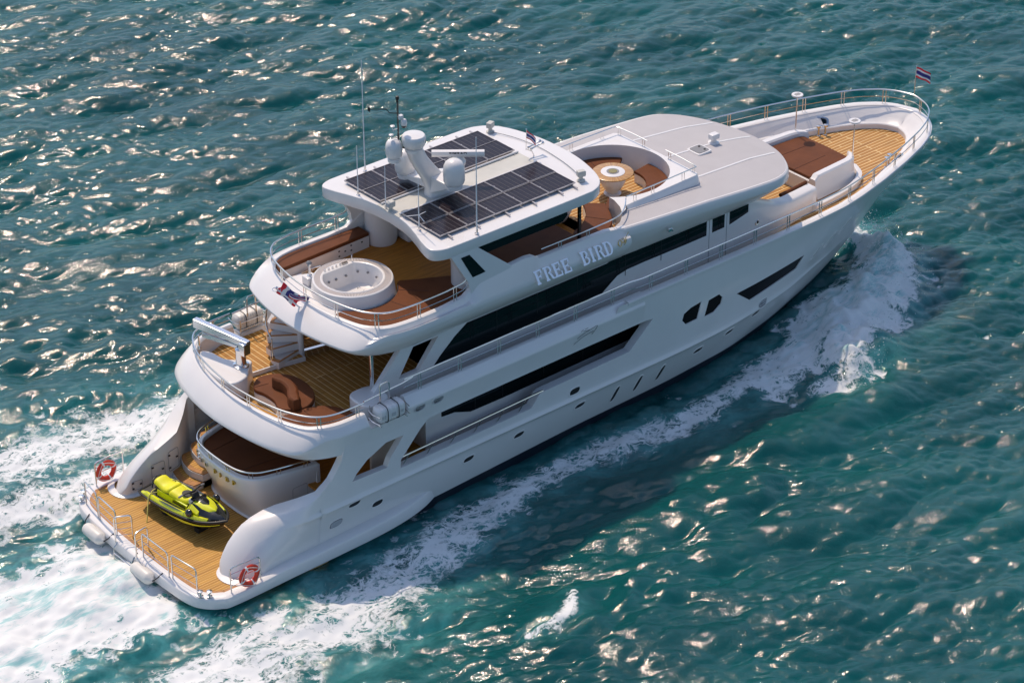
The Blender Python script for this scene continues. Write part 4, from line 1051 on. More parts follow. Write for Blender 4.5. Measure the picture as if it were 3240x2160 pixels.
# ---- fenders
for y, lb in ((1.82, 'white cylinder fender hanging at the port end of the transom'), (-.92, 'white cylinder fender hanging at the starboard half of the transom')):
    t = thing('fender', lb, 'fender', (-.60, y, .56), 0, 'fenders along the transom')
    b = MB(); M = Matrix.Rotation(R(90), 4, 'X'); b.lathe([(0, -.56), (.06, -.55), (.10, -.50), (.18, -.42), (.205, -.34), (.21, 0), (.205, .34), (.18, .42), (.10, .50), (.06, .55), (0, .56)], (0, 0, 0), 28, M); build(b, 'fender_body', FENDER, t)
    for q_ in (-1, 1):
        b = MB(); b.tube([(0, .56 * q_, 0), (.12, .66 * q_, .12), (.3, .70 * q_, .25)], .018, 6); build(b, 'rope', BLACK, t)
# coiled line beside the pod
t = thing('rope_coil', 'small coil of white rope on the platform between pod and starboard wing', 'rope', (3.55, -1.95, .78))
b = MB(); b.tube([(.12 * math.cos(a) * (1 + .2 * math.sin(3 * a)), .12 * math.sin(a), .03 + .012 * a) for a in np.linspace(0, 18, 90)], .028, 6); build(b, 'coil', ROPE, t)

# ---- solar panels
BUSB = mat('busbar_grey', (.10, .095, .10), .5)
PW, PH = 1.108, .958
def solar(label):
    t = thing('solar_panel', label, 'solar panel', (0, 0, 0), 0, 'solar panels on the hardtop')
    b = MB(); b.box((0, 0, -.01), (PW - .03, PH - .03, .03)); build(b, 'cells', CELL, t, flat=True)
    b = MB()
    for s in (-1, 1): b.box((s * (PW / 2 - .016), 0, 0), (.013, PH - .012, .045)); b.box((0, s * (PH / 2 - .016), .001), (PW - .055, .013, .045))
    build(b, 'frame', ALU, t, flat=True)
    b = MB()
    for k in range(1, 6): b.box((-PW / 2 + PW * k / 6, 0, .0062), (.009, PH - .06, .003))
    build(b, 'busbar', BUSB, t, flat=True)
    b = MB(); b.box((-PW / 2 + .02, .0, .022), (.035, .05, .012)); build(b, 'clamp', ALU, t, flat=True)
    return t
proto = None
ordn = ['aftmost', 'second from aft', 'middle', 'fourth from aft', 'foremost']
for s_, sn_ in ((-1, 'starboard'), (1, 'port')):
    for j, rn in enumerate(('inner', 'outer')):
        for i in range(5):
            lb = 'dark solar panel, %s of the %s row in the %s array' % (ordn[i], rn, sn_)
            loc = (10.0 + PW * (i + .5), s_ * (.545 + PH * (j + .5)), 9.14 - .02 * j)
            if proto is None: proto = solar(lb); proto.location = loc
            else: dup(proto, loc, 0, lb)

# ---- mast with domes and radar
mast = thing('radar_mast', 'white aft leaning mast with two cross arms in the middle of the hardtop', 'mast', (11.7, 0, 9.05))
b = MB(); st = [(11.98, .56, .30, 9.03), (11.88, .45, .24, 9.3), (11.66, .38, .21, 9.7), (11.38, .34, .19, 10.1), (11.13, .30, .18, 10.5), (10.97, .27, .18, 10.88)]
b.loft([[(x - 11.7 + a * abs(math.cos(q)) ** .6 * (1 if math.cos(q) > 0 else -1), c * abs(math.sin(q)) ** .6 * (1 if math.sin(q) > 0 else -1), z - 9.05) for q in np.linspace(0, 2 * math.pi, 24, endpoint=False)] for x, a, c, z in st], True); build(b, 'mast_column', WHITE, mast, sharp=50)
def arm(a, c, w0, w1, h0, h1):
    a, c = Vector(a), Vector(c); d = (c - a).normalized(); s = d.cross(Vector((0, 0, 1))).normalized(); u = Vector((0, 0, 1)); b = MB()
    b.loft([[p + s * w_ - u * h_, p + s * w_ * 1.0, p - s * w_, p - s * w_ - u * h_] for p, w_, h_ in ((a, w0, h0), (a.lerp(c, .5), (w0 + w1) / 2, (h0 + h1) / 2), (c, w1, h1))], True); return build(b, 'cross_arm', WHITE, mast, bevel=.03)
arm((.0, .15, .62), (-.22, 1.12, .42), .34, .2, .3, .12); arm((.15, -.15, .75), (.06, -1.0, .70), .40, .2, .6, .12); arm((.0, 0, .8), (1.05, .05, .58), .16, .13, .2, .08)
b = MB(); b.lathe([(0, 0), (.2, .0), (.2, .03), (0, .04)], (-.74, 0, 1.75), 20); build(b, 'mast_head', WHITE, mast)
def dome(x, y, z, r, h, label, prof=None):
    t = thing('satellite_dome', label, 'radome', (x, y, z), 0, 'white domes on the mast')
    b = MB(); b.lathe([(0, -.14), (r * .75, -.14), (r * .78, -.04), (r * .6, 0), (r * .4, .02)], (0, 0, 0), 28); build(b, 'dome_foot', WHITE, t)
    b = MB(); b.lathe(prof or [(r * .62, .03), (r * .9, .05), (r, .14), (r, h * .55), (r * .95, h * .72), (r * .8, h * .87), (r * .5, h * .97), (0, h)], (0, 0, 0), 32); build(b, 'dome_cover', WHITE, t)
    return t
dome(11.45, 1.12, 9.46, .33, .82, 'tall white dome on the port cross arm of the mast')
dome(11.75, -1.0, 9.78, .345, .86, 'tall white dome on the starboard cross arm of the mast')
dome(10.97, 0, 10.95, .37, .46, 'flat topped white radome crowning the mast', [(.2, .03), (.33, .05), (.36, .10), (.385, .28), (.38, .36), (.34, .41), (.2, .43), (0, .435)])
dome(10.45, .35, 10.62, .27, .62, 'white dome behind and below the flat mast top radome')
rd = thing('radar_scanner', 'white bar radar scanner turning forward of the mast', 'radar', (12.75, 0.03, 9.62), 0)
b = MB(); b.lathe([(0, 0), (.16, 0), (.17, .05), (.12, .08), (.23, .12), (.25, .24), (.18, .36), (.1, .42)], (0, 0, 0), 24); build(b, 'radar_gearbox', WHITE, rd)
ang = math.atan2(-.64, .77); b = MB()
rg = []
for u in (-.84, .84): rg.append([(u * math.cos(ang) + q * -math.sin(ang), u * math.sin(ang) + q * math.cos(ang), z) for q, z in ((-.09, .42), (-.11, .5), (-.085, .60), (.05, .62), (.09, .56), (.08, .44))])
b.loft(rg, True); build(b, 'scanner_bar', WHITE, rd, bevel=.012, flat=True)
cu = bpy.data.curves.new('maker_name', 'FONT'); cu.body = 'SIMRAD'; cu.size = .14; cu.align_x = 'CENTER'; cu.align_y = 'CENTER'; cu.extrude = .002; cu.space_character = 1.2; cu.offset = .005
tmp = bpy.data.objects.new('maker_name', cu); COL.objects.link(tmp); bpy.context.view_layer.update()
tme = bpy.data.meshes.new_from_object(tmp.evaluated_get(bpy.context.evaluated_depsgraph_get()))
bpy.data.objects.remove(tmp); tme.materials.clear(); tme.materials.append(BLACK)
tx = bpy.data.objects.new('maker_name', tme); COL.objects.link(tx); tx.parent = rd
nx_, ny_ = math.sin(ang), -math.cos(ang)
tx.rotation_euler = (R(105), 0, ang); tx.location = (nx_ * .104, ny_ * .104, .545)
# ---- pole with wind sensors and camera
pw = thing('sensor_pole', 'thin dark pole with wind vane and camera rising from the mast top', 'sensor pole', (10.6, .3, 10.9))
b = MB(); b.tube([(.25, -.2, -.05), (.05, 0, .05), (0, 0, .25), (0, 0, 1.62)], .03, 8); build(b, 'pole', BLACKG, pw)
b = MB(); b.lathe([(0, 0), (.04, 0), (.03, .06), (.06, .12), (.055, .2), (0, .22)], (0, 0, 1.58), 12); build(b, 'wind_sensor', BLACK, pw)
b = MB(); b.tube([(0, 0, 1.2), (-.22, .12, 1.24), (-.3, .2, 1.36), (-.75, .42, 1.42)], .016, 6); b.box((-.78, .43, 1.42), (.02, .1, .14)); build(b, 'wind_vane', BLACK, pw)
b = MB(); b.box((.06, -.06, 1.08), (.14, .12, .12)); b.lathe([(0, 0), (.08, .02), (.1, .1), (.1, .18), (.06, .24), (0, .26)], (.14, -.12, .76), 16); cm = build(b, 'dome_camera', WHITE, pw)
b = MB(); b.lathe([(0, -.06), (.06, -.05), (.085, -.01), (.085, .03), (0, .04)], (.14, -.12, .77), 16); build(b, 'camera_lens', BLACKG, cm)
for z, dx in ((.78, -.18), (.5, -.24)):
    b = MB(); b.tube([(0, 0, z - .1), (dx, .05, z - .12), (dx, .05, z)], .018, 6); b.lathe([(0, 0), (.075, 0), (.075, .03), (0, .06)], (dx, .05, z), 14); build(b, 'gps_puck', WHITE, pw)
# ---- whip antennas
for (x, y, h, rr, lb) in ((11.05, 2.72, 3.9, .02, 'tallest white whip antenna, on the port edge of the hardtop'), (9.85, 1.5, 1.75, .02, 'short white antenna near the port aft corner of the hardtop'), (9.95, .2, 1.55, .02, 'white antenna beside the middle of the hardtop aft edge'), (9.86, -1.6, 1.85, .02, 'white antenna with small cross spokes near the starboard aft corner'), (11.1, -2.9, 3.3, .024, 'long white whip antenna on the starboard edge of the hardtop')):
    t = thing('whip_antenna', lb, 'antenna', (x, y, 9.02), 0, 'antennas on the hardtop')
    b = MB(); b.tube([(0, 0, .12), (.0, 0, h * .5), (.01, 0, h)], [rr, rr * .8, rr * .5], 6); build(b, 'whip', FWHITE, t)
    b = MB(); b.lathe([(0, 0), (.07, 0), (.07, .02), (.035, .04), (.035, .16), (0, .17)], (0, 0, 0), 12); build(b, 'antenna_base', STEEL, t)
    if 'spokes' in lb:
        b = MB()
        for a in (.3, 2.4, 4.5): b.tube([(0, 0, .55), (.38 * math.cos(a), .38 * math.sin(a), .5)], .012, 5)
        build(b, 'spoke', FWHITE, t)
# ---- search lights
for x, y, rz, lb in ((15.95, 2.3, .4, 'white searchlight at the port forward edge of the hardtop'), (15.9, -2.3, -.3, 'white searchlight at the starboard forward edge of the hardtop'), (9.98, -.02, 3.3, 'cream searchlight at the aft edge of the hardtop')):
    t = thing('searchlight', lb, 'searchlight', (x, y, 9.03), rz, 'searchlights on the hardtop')
    b = MB(); b.lathe([(0, 0), (.14, 0), (.14, .02), (.07, .05), (.06, .14)], (0, 0, 0), 18); build(b, 'light_foot', CREAM, t)
    b = MB(); b.box((0, 0, .25), (.26, .2, .2)); build(b, 'light_housing', CREAM, t, bevel=.03)
    b = MB(); b.box((.135, 0, .25), (.012, .15, .15)); build(b, 'lens', LGREY, t)
t = thing('roof_beacon', 'white lamp unit on the centre seam of the forward roof', 'lamp', (24.1, 0, 6.86))
b = MB(); b.lathe([(0, 0), (.2, 0), (.2, .03), (.1, .06), (.09, .16)], (0, 0, 0), 18); build(b, 'light_foot', WHITE, t)
b = MB(); b.box((0, 0, .26), (.34, .26, .2)); build(b, 'light_housing', WHITE, t, bevel=.03)
hz = zr(23.2, -.22)
t = thing('roof_hatch', 'grey tinted hatch with white rim on the forward roof', 'hatch', (23.2, -.22, hz))
b = MB(); b.prism([(x, z) for x, z in oval(0, 0, .32, .33, 28, 0, 8)], -.02, .06); build(b, 'hatch_rim', WHITE, t, bevel=.02, sharp=50)
b = MB(); b.prism([(x, z) for x, z in oval(0, 0, .25, .26, 28, 0, 8)], .06, .075); build(b, 'hatch_pane', GREY, t, sharp=50)
b = MB(); b.box((.12, -.14, .085), (.06, .05, .03)); b.box((.12, .14, .085), (.06, .05, .03)); build(b, 'hinge', BLACK, t)
# ---- deck lamps at the bow
for s_, lb in ((1, 'deck lamp with slotted round head at the port corner of the bow bed'), (-1, 'deck lamp with slotted round head at the starboard corner of the bow bed')):
    t = thing('deck_lamp', lb, 'deck lamp', (29.72, 1.43 * s_, 5.0), 0, 'lamps on thin posts at the bow')
    b = MB(); b.lathe([(0, -.3), (.05, -.3), (.05, .03), (.022, .05), (.022, 1.42)], (0, 0, 0), 10); build(b, 'post', STEEL, t)
    b = MB(); b.lathe([(0, 1.40), (.2, 1.42), (.22, 1.45), (.21, 1.48), (0, 1.485)], (0, 0, 0), 28); hd = build(b, 'lamp_head', WHITE, t)
    b = MB()
    for k in range(5): b.box((-.1 + .05 * k, 0, 1.487), (.025, .2 - .03 * abs(k - 2), .006))
    build(b, 'slot', GREY, hd)
# ---- flags
def flag(name, label, loc, h, w_, fh, pole=True, droop=.3, az=-.3, r=.014, seed=0):
    t = thing(name, label, 'flag', loc, 0, 'red white and blue striped flags')
    if pole: b = MB(); b.tube([(0, 0, 0), (.02, 0, h)], [r, r * .7], 6); b.lathe([(0, 0), (.03, .02), (0, .05)], (.02, 0, h), 8); build(b, 'flagstaff', STEEL, t)
    cuts = [0, 1 / 6, 2 / 6, 4 / 6, 5 / 6, 1]; ms = [FRED, FWHITE, FBLUE, FWHITE, FRED]
    for k in range(5):
        b = MB(); rg = []
        for u in np.linspace(0, 1, 14):
            row = []
            for v in np.linspace(cuts[k], cuts[k + 1], 4):
                a = az + .35 * math.sin(u * 6 + seed); off = .07 * w_ * math.sin(u * 8 + v * 2 + seed)
                row.append((.02 + u * w_ * math.cos(az) - off * math.sin(az), u * w_ * math.sin(az) + off * math.cos(az), h - .03 - v * fh - droop * w_ * u * (.6 + .4 * u)))
            rg.append(row)
        b.loft(rg, False); o = build(b, 'stripe', ms[k], t, sharp=80)
        sd = o.modifiers.new('thickness', 'SOLIDIFY'); sd.thickness = .004
    return t
flag('bow_flag', 'striped flag on a thin staff at the very tip of the bow', (34.5, 0, 5.44), 1.22, .55, .42, True, .5, R(-40))
flag('hardtop_flag', 'small striped flag on the short staff above the hardtop horn', (15.55, 0, 9.35), .72, .3, .26, True, .9, R(-40), .012, 2)
# the horn bracket below that flag
t = thing('horn', 'pair of steel trumpet horns on a bracket at the forward edge of the hardtop', 'horn', (15.8, 0, 9.02))
b = MB(); b.tube([(.1, 0, 0), (.0, 0, .2), (-.25, 0, .36)], .02, 6); b.tube([(.1, 0, 0), (-.02, -.1, .02), (-.3, -.1, .02)], .018, 6); build(b, 'horn_bracket', STEEL, t)
for dy in (-.07, .07):
    b = MB(); M = Matrix.Rotation(R(82), 4, 'Y'); b.lathe([(.045, 0), (.03, .08), (.025, .3), (.035, .45), (.075, .52)], (-.1, dy, .34), 14, M); build(b, 'trumpet', STEEL, t)
# ensign hanging over the stern of the sun deck on its raked staff
t = thing('ensign', 'drooping striped ensign folded along its white raked staff at the sun deck stern', 'flag', (6.45, 0.15, 6.78))
b = MB(); a_, c_ = Vector((.0, -.15, 0)), Vector((-.92, -.15, 1.08)); b.tube([a_, c_], .025, 8); b.box((.0, -.15, .05), (.2, .16, .24)); build(b, 'flagstaff', FWHITE, t, flat=True)
b = MB(); b.lathe([(0, 0), (.04, .0), (.05, .05), (0, .09)], c_, 10); b.tube([c_ + Vector((.13 * math.cos(q), .13 * math.sin(q), -.02)) for q in np.linspace(0, 6.28, 16)], .012, 5); build(b, 'staff_head', CHROME, t)
bands = [(0, .16, FRED), (.16, .3, FWHITE), (.3, .54, FBLUE), (.54, .7, FWHITE), (.7, .84, FRED)]
d_ = (a_ - c_).normalized(); sd_ = -(d_.cross(FW).normalized()); up_ = sd_.cross(d_)
for u0, u1, m_ in bands:
    b = MB(); rg = []
    for u in np.linspace(u0, u1, 6):
        q0 = c_ + d_ * (.12 + u * 1.18) - sd_ * .05
        rg.append([q0 + sd_ * (x * .19) + Vector((0, 0, .06 + .03 * math.sin(x * 5 + u * 9)) ) for x in np.linspace(-1, .9, 9)])
    b.loft(rg, False); o = build(b, 'stripe', m_, t, sharp=80); o.modifiers.new('thickness', 'SOLIDIFY').thickness = .006
fold = [(0, FBLUE, -.15), (1, FWHITE, -.02), (2, FRED, .11)]
for k, m_, dd in fold:
    b = MB(); rg = []
    for u in np.linspace(.35, 1.25, 14):
        q0 = c_ + d_ * (.1 + u * 1.02) + sd_ * (-.22 - .25 * max(0, u - .8) ** 1.0 + dd * .25) + Vector((0, 0, -.04 - .1 * math.sin(u * 4)))
        rg.append([q0 + sd_ * (x * .05) + Vector((0, 0, .03 * math.cos(x * 3))) for x in np.linspace(-1, 1, 5)])
    b.loft(rg, False); o = build(b, 'fold', m_, t, sharp=80); o.modifiers.new('thickness', 'SOLIDIFY').thickness = .006
b = MB(); rg = []
for u in np.linspace(0, 1, 10):
    q0 = Vector((.18, -.45 - u * .75, -.02 + .06 * math.sin(u * 3)))
    rg.append([q0 + Vector((-.1 * x * (1 - .5 * u), 0, .10 * x * (1 - .5 * u) + .03 * math.sin(x * 4 + u * 5))) for x in np.linspace(-1, 1, 6)])
b.loft(rg, False); o = build(b, 'flag_corner', FRED, t, sharp=80); o.modifiers.new('thickness', 'SOLIDIFY').thickness = .006
# ================================================================== jet ski
js = thing('jet_ski', 'yellow and black jet ski parked across the teak swim platform', 'jet ski', (1.93, .27, .86), R(-83))
X_ = [-1.72, -1.6, -1.2, -.6, 0, .5, .9, 1.2, 1.45, 1.62, 1.74, 1.80]
W_ = [.50, .55, .60, .625, .625, .61, .56, .48, .36, .24, .12, .03]
G_ = [.44, .45, .46, .47, .50, .54, .58, .62, .66, .69, .71, .72]
K_ = [.06, .05, .04, .03, .03, .05, .10, .18, .30, .42, .55, .66]
ip = lambda x, T: float(np.interp(x, X_, T))
b = MB(); rg = []
for x in np.linspace(-1.72, 1.80, 40):
    w_, g, k = ip(x, W_), ip(x, G_), ip(x, K_); c = lerp(k, g, .45)
    h = [(0, k), (w_ * .55, lerp(k, c, .55)), (w_ * .86, c), (w_ * .97, lerp(c, g, .5)), (w_, g)]
    rg.append([(x, y, z) for y, z in h] + [(x, -y, z) for y, z in h[::-1][:-1]])
b.loft(rg, True); build(b, 'hull', BLACKG, js, sharp=40)
b = MB(); rg = []
for x in np.linspace(-1.0, 1.7, 30):   # dark graphic flash low on the flank, a raised moulding
    w_, g, k = ip(x, W_), ip(x, G_), ip(x, K_)
    rg.append((x, g - .10 - .06 * math.sin((x + 1) * 1.1), w_))
for s_ in (1, -1):
    b.loft([[(x, s_ * (w_ + .012), z + .05 * (1 - abs(x - .4) / 1.6)), (x, s_ * (w_ * .97 + .012), z - .05 * (1 - abs(x - .4) / 1.6))] for x, z, w_ in rg], False)
build(b, 'flank_stripe', YELLOW, js)
b = MB(); xx = list(np.linspace(-1.75, 1.80, 40))
b.tube([(x, ip(x, W_) + .015, ip(x, G_)) for x in xx] + [(1.85, 0, .72)] + [(x, -ip(x, W_) - .015, ip(x, G_)) for x in xx[::-1]] + [(-1.78, 0, .44)], .042, 8, True); build(b, 'bumper', BLACK, js)
# dark foot wells and rear platform
b = MB(); b.loft([[(x, -ip(x, W_) * .96, ip(x, G_) + .015), (x, ip(x, W_) * .96, ip(x, G_) + .015)] for x in np.linspace(-1.72, .6, 20)], False); build(b, 'foot_well', BLACK, js)
for s_ in (1, -1):
    b = MB(); rg = []
    for x in np.linspace(-1.66, 1.35, 34):
        w_, g = ip(x, W_), ip(x, G_); h = float(np.interp(x, [-1.66, -1.4, -.7, .2, .8, 1.35], [.04, .13, .12, .13, .16, .10])); wd = float(np.interp(x, [-1.66, -1.2, .3, .8, 1.35], [.14, .20, .20, .26, .20]))
        rg.append([(x, s_ * (w_ + .0), g + .0), (x, s_ * (w_ - .01), g + h * .5), (x, s_ * (w_ - .06), g + h), (x, s_ * (w_ - wd * .75), g + h * .9), (x, s_ * (w_ - wd), g + .02)])
    b.loft(rg, True); build(b, 'side_fairing', YELLOW, js, sharp=50)
    b = MB(); b.loft([[(x, s_ * (ip(x, W_) - .065 + o), ip(x, G_) + .135 + .012) for o in (-.03 * q, .03 * q)] for x, q in ((-.75, .1), (-.5, 1), (-.1, 1.2), (.15, .8), (.4, .1))], False); build(b, 'side_inlay', BLACKG, js)
    b = MB(); b.loft([[(x, s_ * y, z) for y, z in ((.13, .74), (.29, .70), (.31, .50), (.28, .47))] for x in (-1.1, -.6, 0, .3)], False); build(b, 'engine_side', YELLOW, js)
    b = MB(); b.loft([[(x, s_ * .318, .62 + q) for q in (.045, -.045)] for x in (-.35, 0, .25)], False); build(b, 'side_graphic', BLACKG, js)
    b = MB(); b.lathe([(0, -.12), (.09, -.1), (.135, -.03), (.14, .04), (.10, .1), (0, .13)], (.72, s_ * .56, .78), 18, Matrix.Rotation(R(75), 4, 'Y'), 1, .8); build(b, 'mirror', BLACKG, js)
# seat: a black base and two stepped yellow cushions
b = MB(); rg = []
for x in np.linspace(-1.38, .5, 26):
    h = float(np.interp(x, [-1.38, -1.2, -.6, 0, .5], [.60, .78, .76, .74, .78])); w_ = float(np.interp(x, [-1.38, -1.2, -.5, .5], [.16, .26, .25, .2]))
    rg.append([(x, -w_ - .05, .46), (x, -w_, h), (x, w_, h), (x, w_ + .05, .46)])
b.loft(rg, True); build(b, 'seat_base', BLACK, js, sharp=40)
def cushion(x0, x1, z0, z1, w0, w1, name):
    b = MB(); rg = []
    for t in np.linspace(0, 1, 18):
        x = lerp(x0, x1, t); e = min(1, (min(t, 1 - t) * 8 + .12)) ** .5; w_ = lerp(w0, w1, t) * (.6 + .4 * e); z = lerp(z0, z1, t) - .10 * (1 - e) + .05 * math.sin(t * 6.3 + 1.2)
        rg.append([(x, w_ * abs(math.cos(a)) ** .6 * (1 if math.cos(a) > 0 else -1), z - .10 + .10 * max(-.8, math.sin(a) * (1.2))) for a in np.linspace(0, 2 * math.pi, 20, endpoint=False)])
    b.loft(rg, True); return build(b, name, SEATY, js, sharp=60)
cushion(-1.36, -.50, .90, .91, .25, .30, 'rear_seat'); cushion(-.62, .40, .83, .90, .31, .22, 'front_seat')
b = MB(); rg = []
for t in np.linspace(0, 1, 8): rg.append([(-.42 + .3 * t, (y) * (1 - .3 * t), .975 - .03 * t + .025 * (1 - abs(y) / .2)) for y in np.linspace(-.2, .2, 7)])
b = MB(); b.lathe([(0, .0), (.16, .0), (.17, -.03), (0, -.04)], (.05, 0, .935), 18, None, 1.3, 1.0); build(b, 'seat_inlay', BLACK, js)
b = MB(); b.tube([(-1.38, .27, .62), (-1.44, .16, .86), (-1.45, 0, .9), (-1.44, -.16, .86), (-1.38, -.27, .62)], .025, 8); build(b, 'grab_handle', BLACKG, js)
# hood, nose and console
b = MB(); rg = []
for x in np.linspace(.52, 1.78, 24):
    t = (x - .52) / 1.26; w_ = float(np.interp(t, [0, .3, .7, 1], [.40, .42, .30, .04])); z1 = float(np.interp(t, [0, .2, .6, 1], [.98, .98, .86, .745])); z0 = ip(x, G_) - .02
    rg.append([(x, w_ * 1.12, z0), (x, w_, lerp(z0, z1, .55)), (x, w_ * .62, z1 - .02), (x, 0, z1 + .02), (x, -w_ * .62, z1 - .02), (x, -w_, lerp(z0, z1, .55)), (x, -w_ * 1.12, z0)])
b.loft(rg, True); build(b, 'nose', BLACKG, js, sharp=30)
b = MB(); rg = []
for x in np.linspace(.60, 1.36, 16):
    t = (x - .60) / .76; w_ = float(np.interp(t, [0, .5, .85, 1], [.27, .26, .17, .02])); u = (x - .52) / 1.26; z1 = float(np.interp(u, [0, .2, .6, 1], [.98, .98, .86, .745]))
    rg.append([(x, w_ * q, z1 + .055 - .07 * abs(q) ** 2) for q in np.linspace(-1, 1, 11)] + [(x, w_ * q, z1 - .08) for q in (1, -1)])
b.loft(rg, True); hood = build(b, 'hood', YELLOW, js, sharp=40)
b = MB(); rg = []
for x in np.linspace(.60, 1.04, 12):
    t = (x - .60) / .44; w_ = float(np.interp(t, [0, .7, 1], [.16, .13, .03])); u = (x - .52) / 1.26; z1 = float(np.interp(u, [0, .2, .6, 1], [.98, .98, .86, .745]))
    rg.append([(x, w_ * q, z1 + .068 - .02 * abs(q) ** 2) for q in np.linspace(-1, 1, 7)] + [(x, w_ * q, z1 + .02) for q in (1, -1)])
b.loft(rg, True); build(b, 'hood_vent', BLACKG, hood, sharp=40)
for s_ in (1, -1):
    b = MB(); b.loft([[(.42, s_ * .24, .82), (.42, s_ * .40, .70), (.42, s_ * .36, .60)], [(.62, s_ * .33, .96), (.62, s_ * .50, .78), (.62, s_ * .44, .62)], [(.98, s_ * .36, .86), (.98, s_ * .44, .80), (.98, s_ * .42, .70)]], True); build(b, 'wind_deflector', YELLOW, js, flat=True)
b = MB(); b.box((.47, 0, .86), (.3, .46, .2)); build(b, 'console', LGREY, js, bevel=.04)
b = MB(); b.lathe([(.05, 0), (.06, .02), (.05, .03), (.045, -.03), (0, -.03)], (.45, -.16, .97), 16); build(b, 'cup_holder', BLACKG, js)
b = MB(); b.loft([[(.55, -.1, .95), (.55, .1, .95), (.4, .12, .95), (.4, -.12, .95)], [(.42, -.12, 1.14), (.42, .12, 1.14), (.2, .13, 1.10), (.2, -.13, 1.10)]], True); st = build(b, 'steering_column', BLACK, js, bevel=.03, flat=True)
b = MB(); b.tube([(.22, .52, 1.10), (.28, .28, 1.15), (.34, 0, 1.15), (.28, -.28, 1.15), (.22, -.52, 1.10)], .022, 8); build(b, 'handlebar', BLACK, st)
for s_ in (1, -1):
    b = MB(); b.tube([(.22, .52 * s_, 1.10), (.25, .36 * s_, 1.135)], .034, 8); build(b, 'grip', GREY, st)
b = MB(); b.loft([[(.56, -.24, .97), (.56, .24, .97)], [(.60, -.25, 1.07), (.60, .25, 1.07)], [(.72, -.2, 1.03), (.72, .2, 1.03)]], False); build(b, 'wind_screen', BLACKG, js)
b = MB(); b.box((-.8, 0, -.01), (.2, .7, .17)); b.box((.7, 0, .0), (.2, .6, .18)); build(b, 'chock', BLACK, js)
# tie-down strap over the stern
b = MB(); b.tube([(-.85, -1.0, -.09), (-1.15, -.62, .55), (-1.2, -.4, .66), (-1.25, 0, .62), (-1.2, .4, .66), (-1.15, .62, .55), (-1.05, .9, -.09)], .02, 5); b.tube([(-1.18, -.5, .62), (-1.0, -.1, .60), (-1.5, .3, .6)], .016, 5)
build(b, 'tie_down_strap', STRAP, js)

# ================================================================== SEA
rng = np.random.default_rng(7)
N = 1024; LT = 76.8; DX = LT / N
U0, V0 = -24.0, -17.0                      # patch origin in (u: camera right, v: camera forward) axes on the water
fu = np.array([math.sin(YAW), -math.cos(YAW)]); fv = np.array([math.cos(YAW), math.sin(YAW)])
kk = 2 * np.pi * np.fft.fftfreq(N, DX)
KU, KV = np.meshgrid(kk, kk, indexing='xy')  # axis0 = v, axis1 = u
K = np.hypot(KU, KV); K[0, 0] = 1e-6
def spec(kp, wd, spread, lcut):
    w_ = np.array([math.sin(wd), math.cos(wd)])
    c = (KU * w_[0] + KV * w_[1]) / K
    P = np.exp(-0.5 * (kp / K) ** 2 * 2.0) / K ** 4 * (np.abs(c) ** spread) * np.where(c > 0, 1, .25) * np.exp(-(K * lcut) ** 2)
    P[0, 0] = 0
    return P
def field(P, rms):
    h = np.sqrt(P) * (rng.normal(size=(N, N)) + 1j * rng.normal(size=(N, N)))
    h = np.fft.ifft2(h); s = rms / np.std(h.real)
    H = np.fft.fft2(h.real * s)
    D_u = np.real(np.fft.ifft2(-1j * KU / K * H)); D_v = np.real(np.fft.ifft2(-1j * KV / K * H))
    return h.real * s, D_u, D_v
h1, du1, dv1 = field(spec(2 * np.pi / 4.8, -0.45 + math.pi, 5.0, .05), .095)
h2, du2, dv2 = field(spec(2 * np.pi / 1.4, 0.0 + math.pi, 3.0, .02), .015)
h3, du3, dv3 = field(spec(2 * np.pi / .55, 0.1 + math.pi, 1.6, .012), .0075)
mod = 1 + .45 * np.clip(np.real(np.fft.ifft2(np.fft.fft2(rng.normal(size=(N, N))) * np.exp(-(K * 1.0) ** 2))) * 60, -1.8, 2.2)
hz_, dU, dV = h1 + h2 * mod + h3 * mod, du1 + du2 * mod + .5 * du3, dv1 + dv2 * mod + .5 * dv3
uu = U0 + DX * np.arange(N); vv = V0 + DX * np.arange(N)
UU, VV = np.meshgrid(uu, vv, indexing='xy')
edge = np.minimum.reduce([(UU - uu[0]), (uu[-1] - UU), (VV - vv[0]), (vv[-1] - VV)]) / 5.0
edge = np.clip(edge, 0, 1); edge = edge * edge * (3 - 2 * edge)
X = UU * fu[0] + VV * fv[0]; Y = UU * fu[1] + VV * fv[1]
# smooth noise on the grid for breaking things up
def gnoise(l0, l1):
    f = np.exp(-(K * l0 / 6.28) ** 2 * .5) * (1 - np.exp(-(K * l1 / 6.28) ** 2 * .5)); n = np.real(np.fft.ifft2(np.fft.fft2(rng.normal(size=(N, N))) * f)); return n / n.std()
n_big, n_mid, n_fine = gnoise(2.2, 9), gnoise(.7, 3), gnoise(.22, 1.0)
def dist_poly(pts):
    """distance to a polyline with interpolated width; returns d/width"""
    best = np.full(X.shape, 9.0)
    for (x0, y0, w0), (x1, y1, w1) in zip(pts[:-1], pts[1:]):
        dx, dy = x1 - x0, y1 - y0; L2 = dx * dx + dy * dy + 1e-9
        t = np.clip(((X - x0) * dx + (Y - y0) * dy) / L2, 0, 1)
        d = np.hypot(X - x0 - t * dx, Y - y0 - t * dy) / (w0 + t * (w1 - w0)); best = np.minimum(best, d)
    return best
def blob(pts, soft=1.0): return np.clip(1.35 - dist_poly(pts) / soft, 0, 1)
foam = np.zeros(X.shape); aer = np.zeros(X.shape); lift = np.zeros(X.shape)
